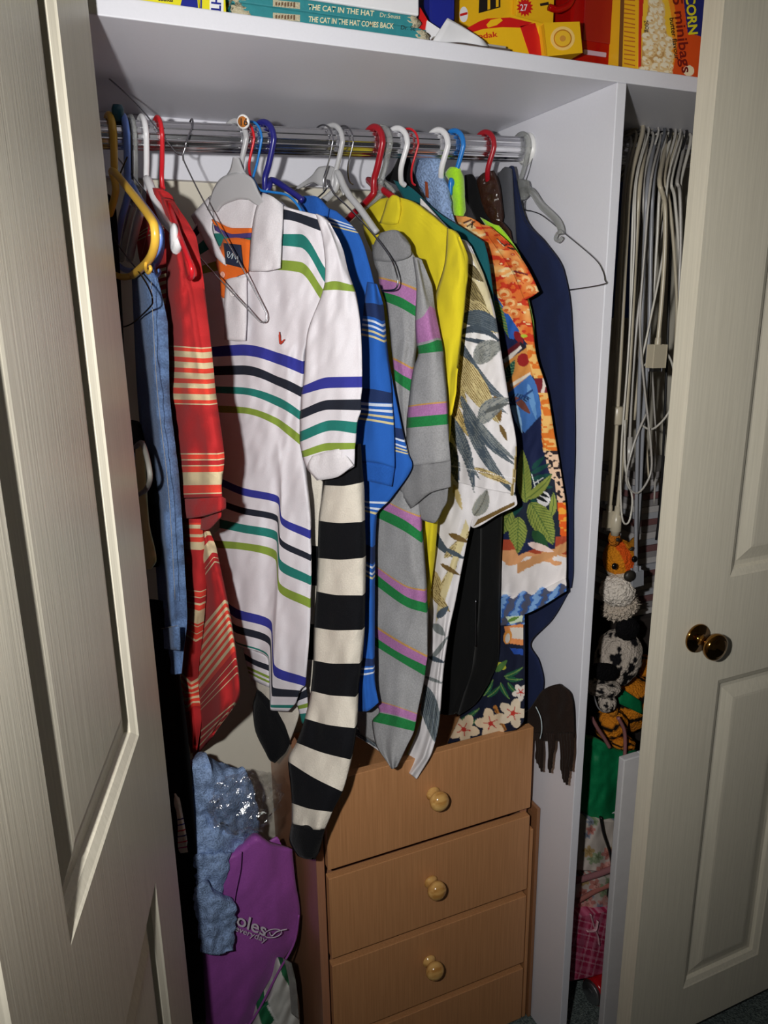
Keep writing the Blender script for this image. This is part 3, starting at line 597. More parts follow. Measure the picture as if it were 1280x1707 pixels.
# --- blue polo
BLU, DNV, LWH, LCR = (40, 98, 186), (34, 52, 96), (214, 222, 236), (214, 200, 150)
plbl = planeW(0.378, 0.512)
t = thing('blue_polo_shirt', 'bright blue polo shirt with white and cream pinstripes', 'shirt', 'shirts on the rail')
bs = [(505, 526, DNV), (530, 534, LWH), (538, 542, LWH), (547, 550.5, LCR), (555, 558.5, LCR), (645, 668, DNV), (669, 673, LWH), (678, 682, LWH), (686, 689.5, LCR), (694, 697.5, LCR)]
patch('sleeve', [(470, [(612, 470), (618, 472), (626, 474)]), (505, [(607, 505), (620, 505), (632, 508)]), (526, [(605, 526), (620, 528), (636, 535)]), (568, [(601, 568), (620, 572), (641, 580)]), (645, [(595, 645), (622, 648), (651, 654)]), (668, [(593, 668), (622, 671), (652, 672)]), (698, [(592, 698), (622, 702), (655, 708)]), (770, [(590, 768), (625, 771), (657, 780)])], plbl, stripes('blue_polo_sleeve', BLU, bs, 470, 770), t, .022, .010, d0=.012, fold=.0015, ff=1.5)
patch('cuff', [(0, [(591, 768), (625, 772), (657, 778)]), (1, [(591, 797), (622, 804), (652, 811)])], plbl, fabric('blue_rib', (36, 92, 178), 400., .7), t, .02, .008, d0=.012)
yb = [(353, 356.5, LWH), (359, 362.5, LWH), (366, 369, LCR), (372, 375, LCR), (700, 716, DNV), (718, 722, LWH), (726, 730, LWH), (734, 737, LCR), (741, 744, LCR), (835, 839, LWH), (843, 847, LWH), (851, 854, LCR), (905, 930, DNV), (934, 938, LWH), (943, 947, LWH), (952, 955, LCR), (1100, 1118, DNV), (1122, 1126, LWH), (1131, 1135, LWH), (1140, 1143, LCR)]
patch('body', [(335, [(496, 332), (530, 342), (560, 352)]), (352, [(498, 350), (540, 358), (582, 372)]), (376, [(500, 372), (545, 380), (598, 392)]), (440, [(520, 440), (565, 440), (614, 440)]), (520, [(540, 520), (590, 520), (633, 522)]), (620, [(560, 620), (610, 620), (650, 620)]), (700, [(580, 700), (630, 705), (668, 712)]), (745, [(590, 742), (640, 748), (679, 757)]), (790, [(590, 785), (640, 790), (686, 776)]), (832, [(590, 822), (616, 832), (650, 832)]), (860, [(592, 850, .005), (606, 856, .005), (624, 862, .005)]), (930, [(594, 930, .015), (606, 932, .015), (620, 938, .015)]), (1050, [(590, 1050, .03), (604, 1052, .03), (620, 1060, .03)]), (1143, [(588, 1130, .05), (606, 1132, .05), (622, 1128, .05)]), (1190, [(592, 1186, .055), (610, 1186, .055), (630, 1172, .055)])], plbl, stripes('blue_polo_body', BLU, yb, 335, 1190), t, .022, .005, d0=-.004, fold=.002, ff=2)
patch('collar', [(0, [(501, 327), (520, 326), (547, 348)]), (1, [(500, 345), (518, 352), (545, 362)]), (2, [(506, 362), (520, 370), (540, 376)])], plbl, fabric('blue_rib', (36, 92, 178)), t, .012, .004, d0=.012)
# --- grey polo
GRY, PNK, GRN, ORL = (150, 150, 152), (190, 128, 184), (38, 136, 72), (214, 164, 96)
plg = planeW(0.46, 0.552)
t = thing('grey_polo_shirt', 'heather grey polo shirt with pink and green stripes', 'shirt', 'shirts on the rail')
gb = [(459, 462, ORL), (462, 486, PNK), (486, 502, GRN), (595, 598, ORL), (598, 615, PNK), (615, 633, GRN)]
patch('chest', [(405, [(619, 408), (660, 402), (690, 428)]), (440, [(624, 440), (665, 440), (705, 458)]), (459, [(631, 460), (664, 468), (700, 481)]), (462, [(631, 463), (664, 471), (699, 485)]), (486, [(636, 486), (664, 494), (694, 511)]), (502, [(642, 502), (666, 512), (692, 527)]), (560, [(650, 560), (672, 565), (690, 575)]), (598, [(654, 597), (668, 604), (686, 614)]), (615, [(656, 614), (670, 624), (686, 632)]), (633, [(657, 633), (670, 643), (684, 652)]), (720, [(664, 720), (676, 722), (690, 724)]), (820, [(660, 820), (680, 822), (700, 824)])], plg, stripes('grey_polo_chest', (168, 168, 170), gb, 405, 820, 420., .5, .5), t, .02, .004, d0=.002, fold=.003, ff=2)
gs = [(540, 566, PNK), (570, 587, GRN), (672, 675, ORL), (675, 693, PNK), (694, 711, GRN)]
patch('sleeve', [(430, [(688, 428), (693, 430), (699, 436)]), (480, [(694, 482), (702, 486), (710, 490)]), (540, [(692, 534), (704, 528), (716, 510)]), (566, [(694, 572), (712, 568), (726, 563)]), (571, [(695, 577), (712, 573), (728, 567)]), (587, [(697, 589), (714, 587), (731, 585)]), (610, [(689, 614), (710, 610), (735, 608)]), (675, [(680, 678), (710, 674), (742, 671)]), (693, [(678, 695), (710, 692), (743, 689)]), (711, [(677, 713), (710, 710), (744, 707)]), (770, [(672, 778), (710, 774), (750, 768)])], plg, stripes('grey_polo_sleeve', (168, 168, 170), gs, 430, 770, 420., .5, .5), t, .024, .012, d0=.012, fold=.0015, ff=1.5)
grib = fabric('grey_rib', (140, 140, 142), 400., .8, .4)
cf = patch('cuff', [(0, [(671, 776), (710, 774), (750, 768)]), (1, [(664, 812), (700, 808), (750, 800)]), (2, [(684, 848), (715, 822), (750, 812)])], plg, grib, t, .02, .010, d0=.012)
patch('cuff_inner', [(0, [(676, 835), (710, 818), (746, 812)]), (1, [(682, 850), (712, 838), (744, 835)]), (2, [(706, 868), (722, 872), (736, 850)])], plg, grib, cf, .006, .002, d0=-.002)
lb = [(822, 825, ORL), (825, 840, PNK), (840, 855, GRN), (931, 934, ORL), (934, 945, PNK), (945, 966, GRN), (1032, 1035, ORL), (1035, 1051, PNK), (1051, 1067, GRN), (1165, 1168, ORL), (1168, 1185, PNK), (1186, 1203, GRN)]
patch('tail', [(780, [(640, 780, 0), (672, 790, 0), (690, 800, 0)]), (825, [(626, 827, 0), (674, 852, 0), (699, 862, 0)]), (840, [(619, 840, 0), (674, 866, 0), (700, 885, 0)]), (855, [(618, 856, 0), (674, 884, 0), (702, 903, 0)]), (934, [(613, 935, 0.005), (684, 980, 0.005), (707, 984, 0.005)]), (945, [(613, 945, 0.005), (684, 996, 0.005), (708, 1003, 0.005)]), (966, [(613, 966, 0.005), (684, 1014, 0.005), (710, 1021, 0.005)]), (1035, [(611, 1035, 0.015), (666, 1070, 0.015), (711, 1094, 0.015)]), (1051, [(611, 1051, 0.015), (666, 1087, 0.015), (709, 1108, 0.015)]), (1067, [(612, 1067, 0.015), (666, 1101, 0.015), (707, 1125, 0.015)]), (1168, [(625, 1168, 0.045), (660, 1178, 0.045), (694, 1190, 0.045)]), (1186, [(632, 1186, 0.05), (660, 1192, 0.05), (692, 1202, 0.05)]), (1203, [(620, 1202, 0.055), (655, 1210, 0.055), (689, 1218, 0.055)]), (1250, [(626, 1240, 0.07), (650, 1250, 0.07), (676, 1246, 0.07)]), (1282, [(646, 1272, 0.08), (654, 1282, 0.08), (660, 1280, 0.08)])], plg, stripes('grey_polo_tail', (168, 168, 170), lb, 780, 1282, 420., .5, .5), t, .024, .010, d0=.004, fold=.004, ff=1.5)
patch('collar', [(0, [(634, 388), (655, 383), (670, 396)]), (1, [(624, 404), (655, 404), (683, 412)]), (2, [(620, 420), (650, 420), (684, 424)]), (3, [(622, 434), (650, 436), (678, 430)])], plg, grib, t, .014, .006, d0=.012)
patch('far_tail', [(0, [(592, 1176), (612, 1180), (634, 1180)]), (1, [(594, 1204), (615, 1215), (640, 1225)]), (2, [(600, 1222), (620, 1236), (645, 1248)])], plg, stripes('grey_polo_far_tail', (168, 168, 170), [], 0, 2, 420., .5, .5), t, .004, .002, d0=.048)
# --- yellow t-shirt
YEL = (222, 204, 40); yel = fabric('yellow_jersey', YEL, 1200., .25, .12)
plyw = planeW(0.532, 0.588)
t = thing('yellow_t_shirt', 'plain yellow t-shirt on the dark red hanger', 'shirt', 'shirts on the rail')
patch('body', [(0, [(602, 352), (640, 330), (656, 328), (678, 333), (745, 380)]), (1, [(606, 385), (650, 375), (690, 380), (730, 395), (770, 420)]), (2, [(630, 450), (680, 450), (710, 455), (735, 460), (760, 470)]), (3, [(640, 560), (680, 565), (705, 570), (722, 560), (745, 560)]), (4, [(650, 690), (690, 690), (712, 690), (730, 690), (748, 690)]), (5, [(650, 860), (690, 862), (705, 864), (715, 866), (724, 866)]), (6, [(640, 1010), (680, 1015), (694, 1018), (704, 1018), (713, 1012)])], plyw, yel, t, .02, .006, d0=-.004, fold=.002, ff=2)
patch('sleeve', [(0, [(745, 380), (755, 386), (764, 397)]), (1, [(742, 430), (758, 425), (775, 440)]), (2, [(724, 500), (748, 500), (772, 505)]), (3, [(718, 560), (742, 565), (766, 560)]), (4, [(728, 620), (742, 630), (757, 620)]), (5, [(738, 690), (744, 694), (751, 690)])], plyw, yel, t, .016, .008, d0=.010, fold=.003, ff=1.5)
patch('neckband', [(0, [(644, 335), (655, 325), (664, 329)]), (1, [(640, 350), (652, 345), (666, 350)]), (2, [(632, 372), (648, 374), (662, 372)])], plyw, yel, t, .010, .003, d0=.008)
# --- white shirt with leaf print
LG, LG2, TAN, TAN2 = (72, 84, 96), (128, 134, 134), (196, 176, 122), (112, 88, 46)
def leafprint(x, y):
    c = Canvas(x, y, (226, 222, 224)); c.strand = True
    nz = vnoise(x/6, y/30, 1, 3)
    c.poly([(757, 404), (800, 430), (824, 530), (838, 560), (770, 530)], (216, 204, 166))
    c.leaf(768, 415, 800, 470, 10, (236, 232, 226), 2); c.leaf(772, 460, 812, 516, 13, (150, 136, 92), 4, None, (84, 70, 44)); c.leaf(772, 500, 826, 556, 15, (206, 190, 140), -4, None, (96, 80, 50)); c.leaf(780, 440, 806, 470, 8, (120, 108, 74), 2, None, (70, 60, 40))
    c.leaf(766, 528, 842, 556, 15, LG, -8, None, (100, 110, 118)); c.leaf(764, 556, 838, 578, 15, LG, -8, None, (54, 62, 74)); c.leaf(768, 560, 836, 574, 5, (232, 230, 232), -6); c.leaf(764, 566, 812, 600, 6, (236, 234, 236), 2)
    c.leaf(790, 604, 842, 572, 17, (150, 152, 148), -6, None, (88, 94, 98)); c.leaf(758, 556, 846, 668, 13, LG, 16, None, (112, 120, 128)); c.leaf(760, 580, 846, 690, 10, (84, 94, 104), 12, None, (140, 144, 146))
    c.leaf(756, 590, 832, 706, 19, (208, 192, 142), 0, None, (128, 104, 58)); c.leaf(824, 660, 834, 704, 8, (120, 92, 46), 0); c.leaf(750, 620, 780, 690, 12, (200, 182, 126), 2, None, TAN2); c.leaf(750, 660, 786, 732, 8, (196, 172, 112), 3, None, TAN2)
    c.leaf(798, 706, 852, 664, 15, (146, 148, 144), -8, None, LG); c.leaf(808, 688, 852, 672, 4, (84, 88, 88), -2)
    c.leaf(748, 690, 790, 822, 9, LG, -8, None, LG2); c.leaf(750, 700, 800, 800, 6, LG, 4, None, LG2); c.leaf(772, 684, 864, 830, 9, LG, 10, None, LG2); c.leaf(768, 660, 860, 776, 9, LG, 12, None, LG2); c.leaf(796, 700, 866, 772, 5, LG2, 5, None, LG); c.leaf(746, 735, 764, 806, 11, LG, 0, None, LG2)
    c.leaf(833, 708, 846, 736, 4, TAN2); c.leaf(790, 780, 854, 808, 6, TAN, 0, None, TAN2); c.line(864, 730, 853, 826, 5, TAN); c.line(861, 760, 853, 826, 1.8, TAN2)
    c.put((abs(y-(776+(x-750)*.2)) < .7) & (np.sin(x*1.6) > 0), (246, 244, 246))
    # tail
    c.leaf(790, 860, 812, 816, 12, (150, 150, 140), 3, (90, 90, 84), LG2); c.leaf(756, 808, 770, 850, 5, TAN); c.poly([(789, 878), (858, 842), (858, 836), (796, 866)], TAN2)
    c.leaf(716, 870, 752, 925, 4, LG, 3); c.leaf(716, 946, 740, 1010, 10, TAN, 0, None, TAN2); c.leaf(716, 884, 756, 930, 6, LG, 3); c.leaf(740, 930, 784, 884, 7, (206, 190, 140), 2, None, TAN2); c.leaf(734, 980, 764, 930, 6, (206, 190, 140), 2, None, TAN2); c.poly([(776, 866), (782, 880), (742, 1000), (726, 1040), (730, 1000)], (212, 198, 152))
    c.leaf(748, 890, 782, 905, 5, TAN2); c.leaf(742, 915, 776, 932, 4, LG); c.leaf(734, 940, 768, 960, 4, TAN2); c.leaf(718, 985, 750, 1020, 7, TAN, 0, None, TAN2); c.leaf(728, 1030, 748, 1010, 6, LG, 0)
    c.leaf(722, 1040, 742, 1060, 7, LG2); c.leaf(716, 1100, 746, 1060, 4, LG2, 2); c.leaf(714, 1095, 742, 1105, 4, LG); c.leaf(708, 1128, 740, 1140, 3, LG2)
    c.leaf(704, 1140, 726, 1240, 15, (120, 130, 134), -3, LG, LG); c.poly([(671, 1262), (700, 1190), (704, 1196), (676, 1268)], (196, 178, 90))
    c.leaf(586, 1216, 634, 1250, 6, LG, -3, None, LG2); c.leaf(586, 1226, 628, 1252, 3, LG, 1); c.leaf(606, 1218, 622, 1228, 4, (206, 190, 60))
    c.c += ((nz-.5)*10)[:, None]; return c
plh = planeW(0.567, 0.662)
pm = painted('printed_cotton')
t = thing('leaf_print_shirt', 'white shirt printed with grey and tan palm leaves', 'shirt', 'shirts on the rail')
patch('sleeve', [(0, [(762, 398), (771, 400), (784, 412)]), (1, [(768, 460), (786, 462), (805, 463)]), (2, [(769, 524), (796, 526), (823, 524)]), (3, [(758, 570), (796, 580), (834, 590)]), (4, [(752, 667), (800, 670), (848, 676)]), (5, [(748, 741), (804, 748), (860, 752)]), (6, [(751, 801), (805, 814), (857, 824)])], plh, pm, t, .014, .008, d0=.010, paint=leafprint, px=1.2, fold=.0015, ff=2)
patch('sleeve_lining', [(0, [(750, 800), (805, 812), (858, 822)]), (1, [(757, 836), (806, 848), (861, 840)]), (2, [(778, 868), (790, 880), (830, 858)])], plh, pm, t, .006, .002, d0=-.004, paint=leafprint, px=1.2)
patch('body', [(0, [(700, 330, 0), (735, 370, 0), (764, 400, 0)]), (1, [(700, 520, 0), (740, 540, 0), (790, 560, 0)]), (2, [(705, 760, 0), (750, 780, 0), (810, 800, 0)]), (3, [(714, 860, 0), (750, 868, 0), (784, 874, 0)]), (4, [(714, 938, 0.01), (742, 944, 0.01), (768, 950, 0.01)]), (5, [(713, 1001, 0.02), (736, 1004, 0.02), (757, 1006, 0.02)]), (6, [(719, 1056, 0.035), (734, 1056, 0.035), (747, 1050, 0.035)]), (7, [(708, 1128, 0.055), (724, 1128, 0.055), (737, 1120, 0.055)]), (8, [(697, 1205, 0.075), (714, 1210, 0.075), (730, 1207, 0.075)]), (9, [(678, 1255, 0.095), (698, 1262, 0.095), (719, 1254, 0.095)]), (10, [(667, 1282, 0.105), (680, 1288, 0.105), (694, 1299, 0.105)])], plh, pm, t, .010, .007, d0=-.004, paint=leafprint, px=1.3, fold=.003, ff=1.5)
patch('front_hem', [(0, [(588, 1214), (606, 1212), (628, 1222)]), (1, [(588, 1225), (608, 1236), (634, 1254)])], plg, pm, t, .003, .001, d0=.040, paint=leafprint, px=1.)
# --- teal shirt
plt = planeW(0.602, 0.7)
t = thing('teal_shirt', 'dark teal shirt squeezed behind the yellow and leaf-print shirts', 'shirt', 'shirts on the rail')
patch('body', [(0, [(655, 300), (680, 310), (726, 352), (770, 380), (806, 403)]), (1, [(690, 360), (730, 380), (770, 400), (795, 415), (813, 430)]), (2, [(740, 430), (770, 440), (795, 450), (808, 470), (821, 490)]), (3, [(760, 540), (785, 550), (805, 555), (818, 560), (828, 560)]), (4, [(770, 700), (790, 700), (806, 700), (820, 700), (836, 700)])], plt, fabric('teal_cotton', (22, 92, 100), 700., .2, .15), t, .006, .003, fold=.001, ff=2)
# --- black hoodie collar beside robe
plk = planeW(0.622, 0.718)
t = thing('black_jacket', 'black jacket whose pointed collar stands just below the rail', 'jacket', 'coats on the rail')
patch('collar', [(0, [(666, 258), (672, 252), (680, 254)]), (1, [(652, 286), (668, 280), (686, 280)]), (2, [(642, 298), (672, 305), (696, 310)]), (3, [(668, 312), (688, 325), (708, 336)]), (4, [(690, 330), (705, 342), (722, 352)])], plk, fabric('black_fleece', (10, 11, 14)), t, .008, .005)
patch('body', [(0, [(680, 330), (720, 360), (760, 395)]), (1, [(700, 500), (740, 510), (790, 520)]), (2, [(720, 760), (760, 760), (800, 760)])], plk, fabric('black_fleece', (10, 11, 14)), t, .004, .001)
# --- blue towelling robe
plrb = planeW(0.64, 0.728)
def towelling(name, c):
    m, n, l, b = newmat(name); b.inputs['Roughness'].default_value = 1; b.inputs['Specular IOR Level'].default_value = .1
    nt = addbump(n, l, b, 300., 1., .003, detail=3)
    rp = n.new('ShaderNodeValToRGB'); rp.color_ramp.elements[0].position = .3; rp.color_ramp.elements[1].position = .62; rp.color_ramp.elements[0].color = rgba([v*.74 for v in c]); rp.color_ramp.elements[1].color = rgba(c)
    l.new(nt.outputs['Fac'], rp.inputs[0]); l.new(rp.outputs[0], b.inputs['Base Color']); return m
terry = towelling('blue_towelling', (152, 178, 220))
t = thing('blue_robe', 'pale blue towelling robe hooked directly on the rail', 'robe', 'coats on the rail')
patch('collar', [(0, [(700, 243), (712, 238), (724, 238)]), (1, [(694, 268), (714, 266), (732, 264)]), (2, [(690, 290), (716, 292), (739, 294)]), (3, [(702, 318), (724, 322), (747, 326)]), (4, [(716, 344), (734, 352), (752, 356)])], plrb, terry, t, .02, .008, crumple=.003, px=2.5, edgewob=1.5)
patch('body', [(0, [(705, 330), (730, 350), (752, 350)]), (1, [(720, 500), (750, 500), (790, 500)]), (2, [(740, 800), (770, 800), (800, 800)])], plrb, terry, t, .005, .001, crumple=.001)
patch('hanging_tab', [(0, [(708, 302), (712, 304)]), (1, [(709, 328), (713, 330)])], plrb, fabric('rust_cloth', (150, 70, 40)), t, .002, d0=.012)
# --- lime jacket
pll = planeW(0.66, 0.744)
lime = fabric('lime_fleece', (178, 240, 44), 300., .8, .3, .4)
t = thing('lime_robe', 'fluorescent lime green fleece hanging behind the blue robe', 'robe', 'coats on the rail')
patch('collar', [(0, [(740, 290), (752, 278), (766, 280)]), (1, [(748, 302), (758, 300), (768, 302)]), (2, [(752, 330), (760, 330), (769, 330)]), (3, [(755, 358), (763, 360), (771, 360)])], pll, lime, t, .018, .007, crumple=.0015, px=3)
patch('shoulder', [(0, [(800, 362), (822, 374), (831, 376)]), (1, [(815, 385), (832, 390), (846, 394)]), (2, [(830, 420), (850, 425), (868, 432)]), (3, [(850, 480), (864, 484), (878, 490)]), (4, [(862, 540), (874, 544), (889, 548)]), (5, [(866, 640), (876, 640), (890, 640)])], planeW(.711, .779), lime, t, .006, .003)
# --- orange and blue holiday shirt
plo = planeW(0.69, 0.764)
OR, OR2, DBL, BL2, GR2, SAND = (226, 104, 40), (240, 170, 90), (26, 36, 74), (62, 120, 200), (112, 136, 62), (228, 214, 200)
def holiday(x, y):
    c = Canvas(x, y, DBL)
    n1 = vnoise(x/9, y/4, 1, 11); n2 = vnoise(x/16, y/10, 1, 12); n3 = vnoise(x/3, y/22, 1, 13)
    up = (y < 500+(x-820)*1.25) & (y < 700)
    c.c[up] = np.array(OR)+(np.array((250, 186, 110))-np.array(OR))*np.clip(n2[up]*1.6-.3, 0, 1)[:, None]
    m = up & (n1 > .62); c.c[m] = (206, 56, 30); m = up & (n2*n1 > .42); c.c[m] = (246, 216, 160)
    c.poly([(822, 486), (845, 520), (866, 552), (856, 566), (836, 560), (824, 530)], (44, 96, 180)); c.leaf(826, 500, 848, 566, 9, (70, 120, 80), 3, None, (150, 150, 60))
    c.poly([(822, 520), (850, 566), (862, 600), (840, 605)], DBL)
    for x0, y0, r in ((842, 490, 12), (852, 505, 11), (846, 516, 9), (858, 522, 9), (868, 452, 9), (878, 466, 10), (884, 482, 9), (860, 440, 8)):
        c.ell(x0, y0, r, r*.8, 20, (236, 140, 74)); c.ell(x0-1, y0-1, r*.72, r*.5, 20, (248, 196, 130)); c.ell(x0-2, y0+1, r*.4, r*.25, 0, OR)
    for a in ((772, 372, 786, 366), (778, 378, 792, 369), (788, 368, 786, 380), (828, 398, 840, 410), (840, 410, 850, 404), (846, 412, 856, 416)): c.line(*a, 2.4, (50, 28, 24))
    for a in ((773, 374, 787, 368), (829, 400, 840, 411)): c.line(*a, 1., (240, 220, 190))
    c.line(856, 452, 880, 458, 3, (110, 30, 40)); c.leaf(858, 552, 872, 576, 6, (140, 30, 36)); c.leaf(866, 570, 892, 612, 5, (40, 30, 40)); c.ell(872, 598, 11, 12, 0, (168, 36, 36)); c.leaf(868, 560, 880, 560, 3, (180, 200, 60))
    c.poly([(836, 590), (864, 570), (868, 576), (840, 604)], (96, 24, 34)); c.poly([(838, 600), (868, 576), (870, 580), (842, 608)], (236, 226, 216))
    c.poly([(840, 606), (880, 578), (892, 618), (880, 640), (845, 655)], (222, 150, 76)); c.leaf(838, 640, 858, 600, 8, (28, 84, 76), 0, None, (120, 160, 110)); c.ell(872, 600, 10, 11, 0, (160, 36, 36)); c.poly([(850, 640), (884, 620), (884, 625), (852, 646)], (240, 226, 206))
    c.poly([(846, 656), (884, 624), (894, 640), (904, 690), (890, 704), (874, 722), (860, 700), (850, 680)], (70, 120, 190)); c.leaf(852, 660, 870, 722, 6, (150, 190, 226)); c.leaf(880, 640, 894, 700, 5, (110, 160, 214)); c.leaf(846, 668, 884, 664, 10, (36, 62, 110), 0, None, (90, 140, 190)); c.leaf(858, 662, 884, 690, 6, (120, 70, 60))
    c.line(850, 676, 888, 650, 3, (36, 70, 130))
    # right-hand strip
    st = (x > 878+(y-560)*.165+4*np.sin(y/25)) & (y > 575)
    c.c[st] = (np.array((240, 190, 110))+(np.array((226, 120, 40))-np.array((240, 190, 110)))*(n1[st] > .5)[:, None])
    m = st & (y > 630) & (y < 655); c.c[m] = np.where((n3[m] > .5)[:, None], (120, 30, 40), (236, 220, 210))
    m = st & (y > 752) & (y < 862); c.c[m] = np.where((vnoise(x[m]/4, y[m]/4, 1, 31) > .55)[:, None], (40, 30, 36), (236, 200, 170))
    m = st & (y > 838); c.c[m] = np.where((n1[m] > .45)[:, None], (232, 96, 30), (246, 170, 60))
    # greenery
    c.poly([(866, 790), (880, 782), (925, 800), (935, 900), (900, 905), (850, 890), (832, 880), (850, 850)], (28, 38, 56))
    for a in ((884, 790, 918, 772), (884, 800, 920, 790), (890, 812, 922, 812), (886, 782, 908, 760), (884, 830, 908, 858), (880, 818, 906, 838), (850, 862, 872, 842)): c.leaf(*a, 4, (22, 74, 66), 0)
    for a in ((890, 806, 906, 796), (890, 812, 910, 816), (896, 800, 902, 822), (886, 790, 893, 816)): c.line(*a, 1.6, (228, 232, 232))
    c.ell(906, 832, 11, 13, 0, (232, 230, 232)); c.leaf(892, 818, 916, 830, 3, (20, 26, 30)); c.leaf(892, 826, 914, 838, 3, (20, 26, 30)); c.leaf(898, 812, 914, 818, 2.5, (20, 26, 30))
    GRL = (146, 158, 74); GD = (84, 110, 52)
    c.leaf(876, 838, 870, 748, 12, GRL, 0, GD, (120, 138, 62)); c.leaf(876, 832, 920, 790, 8, GRL, 4, GD); c.leaf(918, 862, 922, 820, 6, GRL, 2, GD)
    c.leaf(852, 852, 830, 894, 13, GRL, 0, GD, GD); c.leaf(864, 862, 862, 924, 15, GRL, 0, GD, GD); c.leaf(884, 838, 922, 908, 19, GRL, -2, GD, GD); c.leaf(888, 885, 914, 915, 9, (40, 84, 50), 0)
    # beach
    b = (y > 898-(x-870)*.05) & (y < 1000) & ~c.inpoly([(868, 880), (924, 850), (926, 915), (890, 915), (864, 926), (846, 890)])
    t_ = np.clip((y-898)/60, 0, 1)+(n2-.5)*.5
    c.c[b] = np.where((t_[b] < .35)[:, None], (176, 74, 48), np.where((t_[b] < .6)[:, None], (222, 160, 110), (232, 226, 226)))
    m = b & (x > 862) & (abs(y-(948-(x-862)*.45)) < 6+3*n3); c.c[m] = (206, 150, 100)
    c.leaf(880, 906, 924, 920, 6, (240, 214, 206)); c.leaf(812, 975, 830, 972, 8, (190, 40, 40)); c.leaf(812, 985, 858, 990, 2.5, (240, 236, 232))
    wv = (y > 990-(x-870)*.19+5*np.sin(x/5.)) & (y < 1046) & (x < 946)
    s_ = np.sin((x*1.0+y*.35)/4.2+n1*2)
    c.c[wv] = np.where((s_[wv] > .4)[:, None], (126, 168, 220), np.where((s_[wv] > -.4)[:, None], (52, 98, 176), (84, 88, 110)))
    # lower panel
    lw = y > 1042
    c.c[lw] = (24, 30, 52)
    c.poly([(840, 1044), (872, 1040), (872, 1076), (846, 1072)], (236, 150, 90)); c.poly([(850, 1046), (872, 1046), (872, 1066), (852, 1064)], (226, 216, 206)); c.ell(846, 1062, 7, 12, 10, (226, 150, 70)); c.ell(846, 1064, 4, 8, 10, (220, 214, 206)); c.poly([(842, 1028), (872, 1026), (870, 1036), (850, 1040)], (212, 226, 200)); c.leaf(846, 1036, 866, 1028, 3, (100, 140, 60))
    c.poly([(850, 1080), (872, 1082), (872, 1092), (856, 1090)], (40, 80, 170)); c.ell(834, 1110, 10, 6, 20, (190, 190, 60)); c.leaf(826, 1120, 846, 1100, 5, (80, 120, 60))
    for a in ((806, 1160, 822, 1132), (812, 1162, 836, 1140), (840, 1128, 872, 1112), (842, 1130, 872, 1132), (846, 1138, 868, 1160), (834, 1138, 850, 1166), (768, 1200, 800, 1180), (776, 1206, 806, 1196)): c.leaf(*a, 4, (36, 96, 66), 2, (120, 150, 80))
    c.leaf(776, 1172, 802, 1150, 5, (190, 40, 60)); c.leaf(776, 1176, 800, 1156, 2, (230, 220, 220)); c.leaf(772, 1184, 790, 1168, 4, (40, 70, 170))
    c.line(824, 1176, 842, 1218, 6, (196, 130, 60)); c.line(824, 1180, 842, 1218, 2, (130, 80, 40))
    c.flower(773, 1216, 25, (240, 214, 180), (210, 60, 50), 10); c.flower(818, 1206, 25, (240, 214, 180), (206, 56, 50), 40); c.flower(855, 1189, 24, (240, 222, 196), (210, 60, 50), 0); c.flower(868, 1154, 14, (236, 226, 216), (210, 60, 50), 20)
    return c
t = thing('holiday_shirt', 'orange and navy holiday shirt printed with leaves, waves and flowers', 'shirt', 'shirts on the rail')
patch('body', [(0, [(752, 357), (780, 362), (806, 377)]), (1, [(790, 420), (812, 420), (846, 412)]), (2, [(806, 470), (838, 470), (868, 462)]), (3, [(815, 530), (850, 530), (884, 530)]), (4, [(830, 590), (862, 590), (892, 590)]), (5, [(840, 650), (876, 650), (910, 650)]), (6, [(850, 720), (886, 720), (922, 720)]), (7, [(858, 790), (896, 790), (934, 790)]), (8, [(836, 862), (888, 862), (943, 862)]), (9, [(812, 947), (876, 947), (943, 940)]), (10, [(815, 1003), (876, 998), (942, 984)])], plo, pm, t, .010, .007, d0=.004, paint=holiday, px=1.2, fold=.002, ff=1.5)
patch('sleeve_hem', [(0, [(814, 998), (876, 992), (942, 964)]), (1, [(818, 1014), (878, 1010), (943, 976)]), (2, [(822, 1039), (880, 1022), (943, 986)])], plo, pm, t, .012, .004, d0=.012, paint=holiday, px=1.2)
patch('shoulder_flap', [(0, [(800, 374), (812, 376), (836, 403)]), (1, [(826, 412), (846, 412), (868, 432)]), (2, [(852, 450), (866, 450), (886, 462)]), (3, [(874, 500), (884, 495), (897, 486)])], plo, pm, t, .004, .003, d0=.02, paint=holiday, px=1.2)
patch('tail', [(0, [(826, 1030), (850, 1026), (873, 1018)]), (1, [(826, 1090), (850, 1090), (873, 1090)]), (2, [(808, 1142), (840, 1145), (873, 1150)]), (3, [(776, 1172), (824, 1178), (873, 1186)]), (4, [(764, 1200), (815, 1206), (872, 1202)]), (5, [(745, 1240), (800, 1228), (859, 1217)])], plo, pm, t, .012, .006, d0=.012, paint=holiday, px=1.2, fold=.003, ff=1.5)
